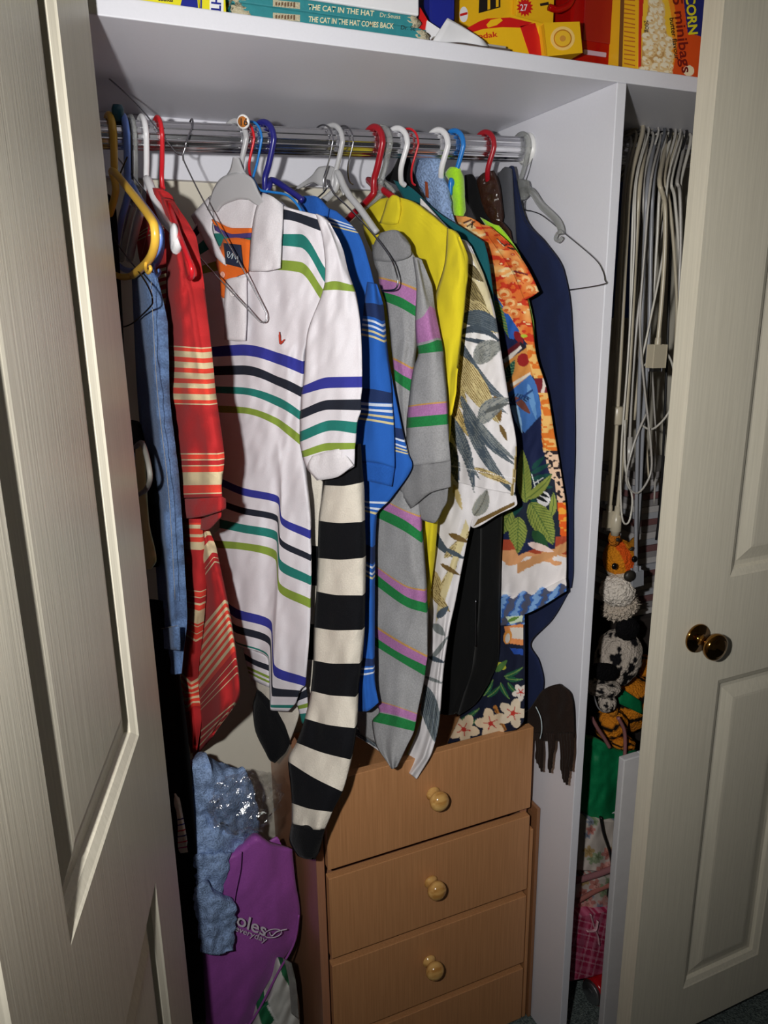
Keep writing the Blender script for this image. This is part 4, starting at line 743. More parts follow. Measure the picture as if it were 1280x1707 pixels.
# --- black trousers
plp = planeW(0.65, 0.742)
t = thing('black_trousers', 'black trousers hanging between the leaf-print and holiday shirts', 'trousers')
bt = fabric('black_twill', (9, 10, 11), 700., .4)
patch('leg', [(0, [(776, 780), (790, 780), (806, 780)]), (1, [(770, 900), (790, 900), (806, 890)]), (2, [(752, 1020), (775, 1020), (800, 1020)]), (3, [(736, 1120), (765, 1120), (800, 1100)]), (4, [(728, 1188), (745, 1192), (764, 1190)])], plp, bt, t, .02, .008, fold=.004, ff=1.5)
patch('leg', [(0, [(798, 780), (816, 780), (836, 780)]), (1, [(800, 890), (816, 890), (834, 880)]), (2, [(798, 1000), (814, 1000), (830, 1000)]), (3, [(790, 1090), (810, 1092), (830, 1090)]), (4, [(762, 1194), (784, 1180), (814, 1140)])], plp, bt, t, .02, .008, d0=.006, fold=.003, ff=1.5)
tube('zip', [P1(plp, 793, y, .022) for y in (1000, 1040, 1078)], .0012, mat('grey_metal', (150, 150, 155)), t)
# --- brown leather jacket
plbr = planeW(0.736, 0.79)
lth = mat('brown_leather', (58, 34, 24), .28, bump=(70., .8, .004), var=.4)
t = thing('leather_jacket', 'dark brown leather jacket under the dark red hanger hook', 'jacket', 'coats on the rail')
patch('collar', [(0, [(790, 304), (806, 288), (822, 284)]), (1, [(784, 322), (806, 318), (830, 312)]), (2, [(790, 344), (810, 344), (834, 344)]), (3, [(806, 362), (820, 366), (836, 372)])], plbr, lth, t, .02, .01, crumple=.003, px=2.5)
patch('body', [(0, [(800, 350), (830, 365), (850, 385)]), (1, [(830, 600), (860, 600), (890, 600)]), (2, [(840, 800), (870, 800), (900, 800)])], plbr, lth, t, .006, .002, fold=.001)
plbk = planeW(0.72, 0.783)
t = thing('black_coat_lapel', 'black coat shoulder lying in front of the leather jacket', 'coat', 'coats on the rail')
patch('shoulder', [(0, [(774, 292), (784, 290), (792, 300)]), (1, [(776, 330), (792, 336), (806, 352)]), (2, [(786, 352), (806, 364), (828, 384)]), (3, [(812, 420), (834, 425), (852, 430)]), (4, [(830, 600), (850, 600), (872, 600)])], plbk, black_cloth, t, .004, .002)
# --- navy jacket with grey lapel
pln = planeW(0.772, 0.797)
nv = fabric('navy_wool', (28, 38, 72), 700., .3, .3); glp = fabric('grey_wool', (84, 86, 92), 900., .3, .4)
t = thing('navy_jacket', 'navy jacket with grey lapel, last garment beside the divider panel', 'jacket', 'coats on the rail')
patch('body', [(0, [(846, 280), (852, 276), (858, 300)]), (1, [(848, 352), (860, 352), (874, 366)]), (2, [(856, 404), (880, 404), (908, 404)]), (3, [(868, 450), (902, 446), (937, 448)]), (4, [(880, 520), (914, 518), (950, 516)]), (5, [(892, 623), (924, 622), (955, 623)]), (6, [(900, 726), (928, 726), (957, 726)]), (7, [(906, 850), (930, 852), (954, 860)]), (8, [(900, 940), (926, 942), (954, 950)]), (9, [(880, 985), (920, 990), (951, 980)])], pln, nv, t, .008, .006, fold=.003, ff=1.5)
patch('tail', [(0, [(866, 980), (900, 985), (948, 985)]), (1, [(864, 1030), (890, 1032), (919, 1033)]), (2, [(864, 1072), (872, 1074), (882, 1076)]), (3, [(866, 1100), (880, 1098), (896, 1100)]), (4, [(864, 1140), (884, 1138), (905, 1138)]), (5, [(858, 1178), (878, 1184), (899, 1172)])], pln, nv, t, .006, .003, d0=-.002)
patch('lapel', [(0, [(830, 290), (842, 278), (852, 282)]), (1, [(822, 320), (838, 318), (854, 320)]), (2, [(819, 362), (838, 362), (857, 362)]), (3, [(834, 390), (846, 394), (859, 398)]), (4, [(850, 404), (855, 405), (860, 406)])], pln, glp, t, .008, .006, d0=.012)
# --- brown fringed scarf
plsc = planeX(.786)
t = thing('fringed_scarf', 'dark brown wool scarf with twisted fringe hanging beside the chest', 'scarf')
scm = fabric('brown_wool', (40, 27, 21), 300., 1., .5, .03)
patch('scarf_body', [(0, [(868, 1196), (885, 1178), (905, 1150), (922, 1142), (932, 1140)]), (1, [(870, 1212), (892, 1196), (912, 1180), (932, 1168), (950, 1158)]), (2, [(880, 1215), (900, 1205), (920, 1200), (938, 1196), (955, 1190)]), (3, [(890, 1235), (905, 1235), (922, 1235), (938, 1235), (956, 1230)])], plsc, scm, t, .008, .006, crumple=.002, px=3)
for k, (x0, x1, y1) in enumerate(((894, 896, 1272), (898, 900, 1280), (901, 903, 1286), (915, 917, 1288), (919, 919, 1280), (923, 920, 1268), (934, 938, 1290), (938, 941, 1304), (943, 945, 1308), (948, 947, 1296), (953, 952, 1285))):
    tube('fringe', [P1(plsc, x0, 1222, .006), P1(plsc, (x0+x1)/2+1, (1222+y1)/2, .008), P1(plsc, x1-1, y1-12, .006), P1(plsc, x1, y1, .006)], [.0042, .0036, .004, .0025], scm, t, seg=7)
tube('stitching', [P1(plsc, *q) for q in ((893, 1178, .016), (901, 1196, .018), (903, 1216, .018), (900, 1232, .016))], .0009, fabric('pale_thread2', (200, 215, 220)), t)
# ================================================================ HANGERS
def zrod(x): return 1.745+(x+.08)/.892*.031
def plastic(name, c, rough=.3): return mat(name, c, rough, bump=(30., .02, .0005), var=.05)
def rodx(hx): return rodpt(hx).x
def hvec(pl):
    h = Vector((pl.n[1], -pl.n[0], 0)); return h if h.y < 0 else -h
def hook_pts(x, h, r=.0245, neck=.075, twist=0., back=205):
    C = Vector((x, RODY, zrod(x))); Z = Vector((0, 0, 1)); pts = []
    for a in range(back, -31, -20): pts.append(C+h*(math.cos(R(a))*r)+Z*(math.sin(R(a))*r))
    pts += [C+h*(r*.45)-Z*(r+.012), C+h*.001-Z*(.055), C-Z*neck]
    return pts
def hanger(name, label, hx, pl, m, near, rad=.0035, hr=None, far=.19, drop=.085, neck=.075, bar=True, flat=1., hook_r=.0245, dn=0., nearbar=None, hm=None, arms=True):
    """hook over the rail, near arm traced on the hanger's plane, far arm mirrored, bottom bar"""
    t = thing(name, label, 'hanger', 'clothes hangers on the rail')
    x = rodx(hx); h = hvec(pl); hp = hook_pts(x, h, hook_r, neck if arms or neck < .07 else .06)
    if not arms:
        for q_ in (-1, -2): hp[q_] = hp[q_]-Vector(pl.n)*(.022 if q_ == -1 else .012)
    tube('hook', hp, hr or rad, hm or m, t, seg=10)
    if not arms: return t
    N = hp[-1]; NP = [P1(pl, *q) for q in near]
    sh = [N]+NP
    tip = NP[-1]
    ft = N-h*far-Vector((0, 0, drop)); fm = N-h*far*.5-Vector((0, 0, drop*.42))
    loop = [ft]+[fm]+sh
    tube('shoulder_bar', loop, rad, m, t, seg=10, flat=flat)
    if bar:
        e = [ft, ft+Vector((0, 0, -.012))+h*.006]
        b1 = tip-h*.012+Vector((0, 0, -.001)); 
        tube('trouser_bar', [tip, tip*.7+ft*.3-Vector((0, 0, .01)), tip*.3+ft*.7-Vector((0, 0, .012)), ft], rad*.9, m, t, seg=10)
    return t
Yl = plastic('yellow_plastic', (224, 178, 66)); Pw = plastic('periwinkle_plastic', (112, 146, 226)); Wp = plastic('white_hanger_plastic', (224, 224, 226)); Rp = plastic('red_plastic', (206, 30, 40))
Np = plastic('navy_plastic', (36, 36, 120)); Gp = plastic('grey_plastic', (178, 178, 180)); Dr = plastic('dark_red_plastic', (158, 18, 32)); Bp = plastic('blue_plastic', (30, 120, 200)); Tl = plastic('teal_plastic', (24, 78, 92))
Wr = mat('steel_wire', (150, 150, 155), .25, 1.); Wd = mat('dark_wire', (60, 58, 58), .3, 1.)
Cl = mat('clear_plastic', (206, 208, 206), .12, trans=.75, ior=1.25)
t = hanger('plastic_hanger', 'yellow plastic hanger holding the jeans by the left door', 184, plj, Yl, [(187, 285, .016), (215, 316, .018), (250, 362, .02), (258, 384, .02), (257, 412, .02), (246, 436, .02), (221, 459, .016)], .0052)
tube('accessory_hook', [P1(plj, *q) for q in ((243, 438, .024), (243, 448, .026), (247, 455, .028), (251, 449, .028), (250, 444, .028))], .0022, Yl, t)
plp2 = planeW(.134, .152)
t = hanger('plastic_hanger', 'pale blue plastic hanger between the yellow and white hangers', 206, plp2, Pw, [(210, 292, .004), (234, 334, .008), (262, 374, .01), (268, 398, .01), (266, 424, .01), (258, 440, .01), (246, 444, .008)], .005)
tube('accessory_hook', [P1(plp2, *q) for q in ((258, 438, .014), (257, 450, .016), (261, 460, .018), (266, 455, .018), (265, 450, .018))], .0022, Pw, t)
lathe('size_cap', [(0, .007), (.004, .0085), (.016, .0085), (.022, .006), (.0225, 0)], Vector((rodx(206)-.006, RODY-.012, zrod(rodx(206))+.014)), (0, -.3, 1), Tl, t, 16)
t = hanger('clear_hanger', 'clear plastic hanger end beside the yellow hanger', 220, planeW(.146, .164), Cl, [(222, 330, .006), (246, 356, .008), (262, 374, .008), (262, 402, .008), (258, 408, .006)], .0055, bar=False, hr=.003)
plw2 = plr.shift(.024)
t = hanger('plastic_hanger', 'white plastic hanger with broad rounded end inside the red polo', 238, plw2, Wp, [(246, 300, .0), (262, 340, .0), (275, 368, .0), (290, 386, .002), (296, 404, .002), (293, 418, .002)], .0062, bar=False, hr=.0042)
blob('arm_end', P1(plw2, 290, 398, .004), (.006, .022, .013), Wp, t, rot=(R(-48), 0, 0), amp=0, sub=3)
plr2 = plr.shift(-.006)
t = hanger('plastic_hanger', 'thin bright red hanger on the red polo shirt', 264, plr2, Rp, [(268, 312, .0), (285, 350, .02), (300, 395, .03), (312, 425, .032), (319, 446, .032), (320, 460, .03), (316, 464, .028)], .0034, bar=False)
# skewed wire hanger in front of the white polo
plwa = Plane((.215, .19, 0), (-.45, -.9, 0))
t = thing('wire_hanger', 'long steel wire hanger hanging askew in front of the white polo', 'hanger', 'clothes hangers on the rail')
tube('wire', [P1(plwa, *q) for q in ((306, 256), (301, 258), (293, 254), (284, 243), (262, 215), (225, 170), (160, 112))], .0011, Wr, t, seg=8)
tube('wire', [P1(plwa, *q) for q in ((305, 253), (305, 262), (312, 280), (345, 345), (400, 440), (438, 510), (444, 526), (443, 535), (437, 537), (428, 531), (380, 480), (318, 412), (250, 328), (165, 226))], .0011, Wr, t, seg=8)
xh = rodx(317); hh = hvec(plr)
tube('hook', [Vector((xh, RODY+.022, zrod(xh)+.004)), Vector((xh+.003, RODY+.012, zrod(xh)+.021)), Vector((xh+.004, RODY-.006, zrod(xh)+.0235)), Vector((xh+.001, RODY-.022, zrod(xh)+.010)), P1(plwa, 312, 232), P1(plwa, 308, 248), P1(plwa, 305, 257), P1(plwa, 306, 268)], .0014, Wr, t, seg=8)
# dark wire on the jeans
pld = planeW(.122, .140)
t = thing('wire_hanger', 'dark wire hanger crossing the jeans', 'hanger', 'clothes hangers on the rail')
tube('wire', [P1(pld, *q) for q in ((212, 262, .012), (196, 300, .014), (186, 330, .014), (182, 360, .016), (188, 392, .02), (205, 420, .026), (235, 458, .03), (250, 484, .032), (254, 500, .032), (250, 512, .03), (222, 538, .026), (206, 545, .02))], .0011, Wd, t, seg=8)
tube('hook', hook_pts(rodx(214), hvec(pld), .022, .06), .0012, Wd, t, seg=8)
# moulded hanger of the white polo with its size tag
t = hanger('moulded_hanger', 'pale grey moulded hanger inside the white polo collar', 392, plw, Gp, [(392, 290)], .0042, arms=False, neck=.058)
patch('crown', [(0, [(345, 350), (356, 314), (372, 294), (398, 287), (418, 297), (428, 318), (442, 342)]), (1, [(360, 354), (368, 343), (382, 336), (397, 332), (412, 333), (424, 340), (438, 348)])], plw, Gp, t, .005, .002, d0=.0185, px=3, wr=0)
patch('stem', [(0, [(388, 262), (396, 262)]), (1, [(384, 280), (404, 282)]), (2, [(376, 294), (414, 296)])], plw, Gp, t, .005, .001, d0=.0175, px=3, wr=0)
C0 = P1(plw, 407, 203, .02)
tg = thing('size_tag', 'round white and brown size marker reading 16 on the rail', 'tag'); ax = Vector(CAM)-C0; ax = Vector((-.62, -.75, -.2)).normalized()
lathe('disc', [(0, .0085), (.001, .0098), (.004, .0098), (.005, .0088), (.0051, 0)], C0, ax, mat('white_plastic', (228, 228, 226)), tg, 32)
ds = lathe('face', [(0, .0072), (.0008, .0072), (.0009, 0)], C0+ax*.0051, ax, plastic('brown_tag_face', (186, 112, 44)), tg, 32)
lathe('clip', [(0, .004), (.012, .0035)], C0-ax*.012, ax, mat('white_plastic', (228, 228, 226)), tg, 16)
plt16 = Plane(C0+ax*.0064, ax)
text('number', '16', plt16, (401, 209), (413, 209), 12, mat('dark_print', (34, 24, 20), .6), ds, .0002, bold=.01)
hanger('thin_hanger', 'thin red wire-like hanger hook beside the size marker', 405, planeW(.30, .415), Rp, [], .002, arms=False)
t = hanger('thin_hanger', 'thin blue hanger with an arm bending into the blue polo', 418, planeW(.315, .424), Bp, [(420, 296, .02), (433, 316, .02), (452, 320, .02), (480, 326, .02), (500, 348, .02), (506, 372, .02), (498, 390, .02)], .0019, bar=False)
t = hanger('plastic_hanger', 'dark navy plastic hanger behind the white polo', 438, planeW(.352, .462), Np, [(452, 300, .006), (480, 316, .006), (505, 334, .006)], .0048, bar=False)
hanger('wire_hanger', 'steel wire hook with twisted neck left of the grey hanger hook', 537, planeW(.446, .54), Wr, [(545, 300, .018), (556, 322, .02), (580, 345, .02), (620, 388, .022), (650, 428, .026), (661, 456, .028), (663, 474, .028), (656, 483, .028), (636, 484, .026)], .0013, bar=False)
t = hanger('moulded_hanger', 'light grey moulded hanger above the grey polo', 553, planeW(.452, .545), Gp, [(562, 288, .01), (574, 312, .012), (585, 330, .012), (600, 348, .012), (628, 388, .012)], .0055, bar=False, hr=.0042, flat=1.)
patch('crown', [(0, [(496, 310), (520, 292), (532, 278), (548, 276), (560, 285), (574, 318)]), (1, [(490, 318), (522, 304), (530, 308), (545, 312), (560, 308), (572, 326)])], planeW(.452, .545), Gp, t, .004, .001, d0=.004, px=3)
hanger('wire_hanger', 'thin steel wire hook right of the grey moulded hanger', 571, planeW(.472, .562), Wr, [], .0012, arms=False)
t = hanger('plastic_hanger', 'dark red plastic hanger in the yellow t-shirt', 622, plyw, Dr, [(614, 300, .004), (634, 314, .004), (660, 332, .0)], .0055, bar=False, far=.16)
hanger('clear_hanger', 'clear plastic hanger hook touching the dark red hanger', 634, planeW(.548, .61), Cl, [(632, 302, .0), (648, 312, .0), (656, 322, .0)], .005, bar=False)
hanger('plastic_hanger', 'white hanger hook above the black jacket collar', 660, plk, Wp, [], .0046, arms=False)
hanger('thin_hanger', 'thin red hook just right of the black jacket collar', 678, plk, Rp, [], .0018, arms=False)
hanger('plastic_hanger', 'white hanger hook beside the blue robe', 728, planeW(.64, .72), Wp, [], .005, arms=False)
hanger('plastic_hanger', 'bright blue hanger hook in front of the lime robe', 754, planeW(.662, .735), Bp, [(752, 300, .014), (750, 325, .012)], .0042, bar=False, far=.1)
hanger('plastic_hanger', 'dark red hanger hook over the leather jacket', 806, plbr, Dr, [], .0046, arms=False)
ple = planeW(.786, .800)
t = hanger('clear_hanger', 'clear plastic clip hanger at the right end of the rail', 867, ple, Cl, [(884, 318), (902, 342), (925, 364), (934, 378), (936, 390)], .006, bar=False, hr=.0042, far=.12)
tube('clip', [P1(ple, *q) for q in ((934, 386), (929, 390), (926, 398), (932, 402), (937, 396))], .0032, Cl, t)
patch('crown', [(0, [(856, 300), (868, 298), (880, 302)]), (1, [(854, 330), (868, 334), (884, 322)])], ple, Cl, t, .004, .001, d0=.003, px=3)
plf = planeW(.795, .801)
hanger('wire_hanger', 'fine silver wire hanger against the divider panel', 877, plf, Wr, [(874, 348), (886, 352), (905, 360), (940, 388), (990, 430), (1004, 450), (1008, 466), (1005, 474), (950, 483), (900, 488)], .0009, bar=False, far=.1)
# ================================================================ THINGS ON THE TOP SHELF
ZS = 1.8472
def card_stock(name, c, rough=.4): return mat(name, c, rough, bump=(60., .02, .0005), var=.05)
Ky, Kr, Dk = card_stock('yellow_card', (240, 188, 28)), card_stock('red_card', (206, 26, 26)), mat('dark_print', (34, 24, 20), .6)
def pxX(Y, px, py=20): return P1(planeY(Y), px, py).x
def pbox(name, p0, p1, Y, dep, h, m, parent, py=20, bev=.001, z0=ZS):
    return box(name, pxX(Y, p0, py), pxX(Y, p1, py), Y, Y+dep, z0, z0+h, m, parent, bev)
lem = card_stock('lemon_card', (232, 222, 40)); rblue = card_stock('royal_blue_card', (30, 40, 140)); whc = card_stock('white_card', (236, 236, 240))
Y0 = .03; f0 = planeY(Y0)
t = thing('game_box', 'yellow box with dark blue triangles at the left end of the shelf', 'box')
b = pbox('carton', 150, 332, Y0, .2, .24, lem, t, 5)
card('triangle_print', [(152, -90), (206, -90), (231, 8), (152, 2)], f0, rblue, b); card('triangle_print', [(298, 20), (331, 24), (324, -60), (318, -60)], f0, rblue, b)
text('lettering', 'sounds', f0, (264, 1), (288, 3), 8, Dk, b, .0012, bold=.03)
t = thing('tall_box', 'narrow yellow box with upright white title strip beside the triangle box', 'box')
b = pbox('carton', 333.5, 377, Y0, .2, .26, lem, t, 15)
card('title_strip', [(349, 40), (372, 43), (374, -90), (351, -90)], f0, whc, b); card('edge_print', [(333.5, 40), (336, 40), (338, -90), (335, -90)], f0, rblue, b)
text('lettering', 'THE', f0, (352, 22), (353, -22), 16, rblue, b, .0016, bold=.02, vert=(1, .12))
# two old teal books
tealb = mat('teal_book_cloth', (46, 138, 146), .6, bump=(120., .4, .001), var=.25); pages = mat('old_paper', (206, 196, 166), .8, bump=(500., .8, .002), var=.4); crw = mat('cream_lettering', (232, 220, 180), .7)
def book(lab, p0, p1, Y, z0, th, title, author, tx, ax_, yb, hp):
    t = thing('book', lab, 'book', 'old teal books on the shelf')
    x0, x1 = pxX(Y, p0, 30), pxX(Y, p1, 60); pl = planeY(Y)
    box('spine', x0+.012, x1-.012, Y, Y+.004, z0, z0+th, tealb, t, .0018)
    box('cover', x0+.004, x1-.004, Y+.004, Y+.19, z0, z0+.002, tealb, t, .0006); box('cover', x0+.004, x1-.004, Y+.004, Y+.19, z0+th-.002, z0+th, tealb, t, .0006)
    box('page_block', x0+.008, x1-.008, Y+.0042, Y+.184, z0+.0022, z0+th-.0022, pages, t, 0)
    for s_, xa in ((1, x0), (-1, x1)):
        blob('worn_corner', (xa+s_*.012, Y+.004, z0+th*.5), (.013, .005, th*.46), pages, t, amp=.5, fr=3, sub=3, seed=xa*9)
    sl = lambda px: yb[0]+(px-yb[2])*(yb[1]-yb[0])/(yb[3]-yb[2])
    tt_ = text('lettering', title, pl, (tx[0], sl(tx[0])), (tx[1], sl(tx[1])), hp, crw, t, .0008, bold=.02)
    text('lettering', author, pl, (ax_[0], sl(ax_[0])), (ax_[1], sl(ax_[1])), hp*.8, Dk if 'Se' == author[-2:] else crw, t, .0008)
    card('title_patch', [(455, sl(455)+1), (500, sl(500)+1), (500, sl(500)-hp-1), (455, sl(455)-hp-1)], pl, pages, t, .001, .0006)
    for k in range(7): card('title_patch_print', [(459+k*5, sl(459+k*5)-1), (462+k*5, sl(462+k*5)-1-(k % 3)), (462+k*5, sl(462)-hp+2), (459+k*5, sl(459)-hp+3+(k % 2))], pl, mat('sepia_print', (110, 84, 60), .7), t, .001, .0012)
thk = P1(planeY(.02), 600, 38).z-ZS-.0
book('lower of the two old teal books lying on the shelf', 388, 716, .02, ZS, .0190, 'THE CAT IN THE HAT COMES BACK', 'Dr. Se', (514, 656), (668, 692), (36, 48, 514, 656), 9)
book('upper of the two old teal books, under the flat white box', 384, 702, .022, ZS+.0192, .0142, 'THE CAT IN THE HAT', 'Dr.Seuss', (513, 623), (633, 667), (15.5, 27, 513, 623), 9)
t = tag(box('flat_white_box', pxX(.02, 418), pxX(.02, 699), .021, .2, ZS+.0336, ZS+.08, whc, None, .002), 'flat white box lying on top of the teal books', 'box')
t = thing('blue_book', 'upright dark blue book beside the stack of teal books', 'book')
x0, x1 = pxX(.06, 716), pxX(.06, 757); box('cover', x0, x0+.003, .06, .2, ZS, ZS+.19, rblue, t, .0005); box('cover', x1-.003, x1, .06, .2, ZS, ZS+.19, rblue, t, .0005); box('spine', x0+.003, x1-.003, .06, .063, ZS, ZS+.19, rblue, t, .0005); box('page_block', x0+.003, x1-.003, .0635, .197, ZS+.003, ZS+.187, pages, t, 0)
f2 = planeY(.034)
t = thing('red_booklet', 'red and white booklet corner propped against the blue book', 'booklet')
card('cover', [(697, 70), (700, 12), (730, 62), (724, 76)], f2, Kr, t, .003, 0); card('page', [(708, 60), (712, 34), (736, 50), (722, 74)], f2, whc, t, .002, .003)
t = thing('paper_sheet', 'white curled sheet standing in front of the film boxes', 'paper')
patch('sheet', [(0, [(719, 72), (746, 30)]), (1, [(760, 70), (768, 42)]), (2, [(815, 78), (805, 66)])], planeY(.012), mat('white_paper', (232, 232, 236), .6), t, .0006, .001, px=3)
for k in range(4):
    tag(box('brochure', pxX(.014, 719+k*3), pxX(.014, 868-k*6), .016+k*.002, .15, ZS+k*.0032, ZS+k*.0032+.0028, mat('brochure_%d' % k, [(120, 104, 92), (150, 146, 144), (96, 84, 78), (170, 166, 160)][k], .35), None, .0004), ['brown brochure at the bottom of the small shelf pile', 'grey brochure second from the bottom of the small pile', 'dark brochure third from the bottom of the small pile', 'pale brochure on top of the small shelf pile'][k], 'brochure', 'brochures on the shelf')
# film boxes
Yk = .045; fk = planeY(Yk)
t = thing('film_box', 'yellow film box with red band and red lettering, front of the shelf', 'box', 'yellow film boxes')
xa, xb = pxX(Yk, 768, 60), pxX(Yk, 908, 60); zt_ = P1(fk, 850, 26).z
V = [(xa, Yk, ZS+.016), (xb, Yk, ZS+.0), (xb, Yk, zt_-.006), (pxX(Yk, 850, 30), Yk, zt_+.002), (xa+.01, Yk, zt_-.02)]
V = [P1(fk, *q) for q in ((762, 74), (912, 100), (908, 40), (850, 24), (790, 44), (768, 58))]; n_ = len(V)
meshobj('carton', [tuple(v) for v in V]+[(v.x+.01, v.y+.07, v.z) for v in V], [tuple(range(n_)), tuple(range(2*n_-1, n_-1, -1))]+[(i, (i+1) % n_, (i+1) % n_+n_, i+n_) for i in range(n_)], Ky, t, False, True)
card('red_band', [(867, 44), (892, 38), (909, 94), (884, 95)], fk, Kr, t); card('red_band', [(770, 60), (778, 47), (800, 35), (812, 31), (850, 29), (888, 38), (867, 46), (838, 45), (806, 48), (786, 54)], fk, Kr, t); card('yellow_patch', [(811, 41), (818, 33), (834, 30), (838, 34), (828, 42), (814, 46)], fk, Ky, t, .001, .0014)
text('lettering', 'Kodak', fk, (786, 66), (830, 61), 9, Kr, t, .0012, bold=.015)
t = thing('film_box', 'yellow film box showing an orange ring, right of the red band box', 'box', 'yellow film boxes')
V = [P1(planeY(.03), *q) for q in ((912, 94), (971, 88), (966, 36), (906, 38))]
meshobj('carton', [tuple(v) for v in V]+[(v.x+.004, v.y+.06, v.z) for v in V], [(0, 1, 2, 3), (7, 6, 5, 4)]+[(i, (i+1) % 4, (i+1) % 4+4, i+4) for i in range(4)], Ky, t, False, True)
n_ = 24
for r_, c_, d_ in ((20, (246, 206, 120), .0006), (15, (200, 130, 30), .0012), (13, (240, 190, 50), .0018), (5, (214, 150, 60), .0024)):
    card('ring_print', [(938+r_*math.cos(2*math.pi*k/n_), 64+r_*math.sin(2*math.pi*k/n_)) for k in range(n_)], planeY(.03), card_stock('ring_%d' % r_, c_), t, .001, d_)
card('flap', [(906, 40), (912, 94), (909, 96), (902, 44)], planeY(.028), card_stock('deep_yellow', (226, 160, 20)), t, .001, 0)
Y3 = .12; f3 = planeY(Y3)
t = thing('film_box', 'yellow film box with dark window, behind the front film box', 'box', 'yellow film boxes')
b = pbox('carton', 758, 855, Y3, .06, .135, Ky, t, 20); card('window_print', [(798, 22), (834, 12), (834, -30), (800, -30)], f3, card_stock('black_card', (30, 24, 24)), b)
for k in range(2): card('window_bar', [(813+k*14, 16-k*4), (817+k*14, 15-k*4), (817+k*14, -30), (813+k*14, -30)], f3, Ky, b, .001, .0014)
n_ = 20; card('badge', [(773+7*math.cos(2*math.pi*k/n_), 24+13*math.sin(2*math.pi*k/n_)) for k in range(n_)], f3, whc, b); card('badge_stripe', [(767, 27), (779, 24), (779, 20), (767, 23)], f3, Kr, b, .001, .0014)
t = thing('film_box', 'yellow film box with red burst reading 27', 'box', 'yellow film boxes')
b = pbox('carton', 861, 923, Y3-.01, .06, .14, Ky, t, 20); f4 = planeY(Y3-.01)
card('burst', [(875+(14 if k % 2 else 10)*math.cos(2*math.pi*k/28), 12+(16 if k % 2 else 11)*math.sin(2*math.pi*k/28)) for k in range(28)], f4, Kr, b)
text('number', '27', f4, (867, 18), (879, 18), 11, whc, b, .0016, bold=.01); card('dark_print', [(900, 6), (914, 3), (915, 8), (901, 10)], f4, Dk, b)
# red container
t = thing('red_container', 'translucent red plastic container next to the popcorn box', 'container')
Rc = mat('red_clear_plastic', (196, 20, 16), .15, trans=.35, ior=1.3)
b = pbox('shell', 952, 1034, .09, .1, .17, Rc, t, 60, .004)
box('slot', pxX(.09, 972, 90), pxX(.09, 1010, 90), .0885, .093, P1(planeY(.09), 990, 93).z, P1(planeY(.09), 990, 85).z, card_stock('lilac_plastic', (196, 170, 190)), b, .001)
box('inner_panel', pxX(.09, 972, 40), pxX(.09, 1020, 40), .0885, .0905, P1(planeY(.09), 990, 70).z, ZS+.16, card_stock('deep_red', (150, 16, 16)), b, .001)
tube('handle', [P1(planeY(.085), *q) for q in ((915, 12), (930, 16), (948, 8), (956, -8))], .005, Rc, b)
# popcorn box
t = thing('popcorn_box', 'yellow and orange popcorn box at the right end of the shelf', 'box')
Yp = .02; fp = planeY(Yp); xa, xb = pxX(Yp, 1066, 60), pxX(Yp, 1185, 60)
b = box('carton', xa, xb, Yp, Yp+.085, ZS, ZS+.21, card_stock('popcorn_yellow', (242, 190, 36)), t, .001)
def popprint(x, y):
    c = Canvas(x, y, (226, 84, 30))
    c.ell(1062, 40, 66, 128, -6, (246, 150, 40)); c.ell(1058, 40, 62, 126, -6, (250, 204, 60)); c.poly([(1062, -60), (1076, -60), (1069, 60), (1068, 140), (1062, 140)], (206, 40, 30)); c.poly([(1082, 0), (1100, -4), (1112, 60), (1118, 132), (1068, 126), (1070, 78)], (206, 160, 96))
    c.poly([(1132, -60), (1175, -60), (1172, 62), (1146, 54)], (36, 44, 120))
    rg = np.random.default_rng(3)
    for k in range(120):
        yy = rg.uniform(0, 126); w_ = np.interp(yy, [0, 40, 80, 126], [6, 13, 24, 25]); xx = np.interp(yy, [0, 60, 126], [1093, 1096, 1093])+rg.uniform(-w_, w_)
        r_ = rg.uniform(5, 9); c.ell(xx, yy, r_, r_*.8, rg.uniform(0, 180), (236, 206, 150)); c.ell(xx-1, yy-1.5, r_*.75, r_*.55, rg.uniform(0, 180), (250, 240, 214)); c.ell(xx+2, yy+1, r_*.25, r_*.2, 0, (214, 170, 110))
    c.ell(1148, 118, 9, 9, 0, (250, 236, 200)); return c
patch('front_print', [(0, [(1066, -70), (1178, -70)]), (1, [(1065, 20), (1176, 20)]), (2, [(1064, 128), (1172, 150)])], fp, painted('printed_card', .35, (60., .02, .0005), .5), b, 0, 0, d0=.001, rim=.0006, px=1., paint=popprint, wr=0)
text('lettering', 'butter flavour', fp, (1116, 30), (1125, 100), 8, Dk, b, .0022, bold=.015, vert=(1, -.1)); text('lettering', '5 minibags', fp, (1121, -4), (1137, 122), 16, mat('maroon_print', (120, 24, 20), .5), b, .0022, bold=.015, vert=(1, -.12)); text('lettering', 'POPCORN', fp, (1140, -50), (1148, 58), 15, lem, b, .0022, bold=.03, vert=(1, -.1)); text('lettering', '200g', fp, (1073, 34), (1076, 54), 7, Dk, b, .0022, vert=(1, -.1))
sp_ = planeX(xa)
for k in range(16):
    yy = -4+k*7.6; card('small_print', [(1040, yy+2), (1058, yy+4+(k % 3)), (1058, yy+6+(k % 3)), (1040, yy+4)], sp_, mat('brown_small_print', (196, 110, 40), .6), b, .0006, .0006)
card('side_stripe', [(1030, 128), (1036, 129), (1042, -60), (1036, -60)], sp_, mat('dark_side_stripe', (120, 80, 40), .5), b, .0006, .0006)
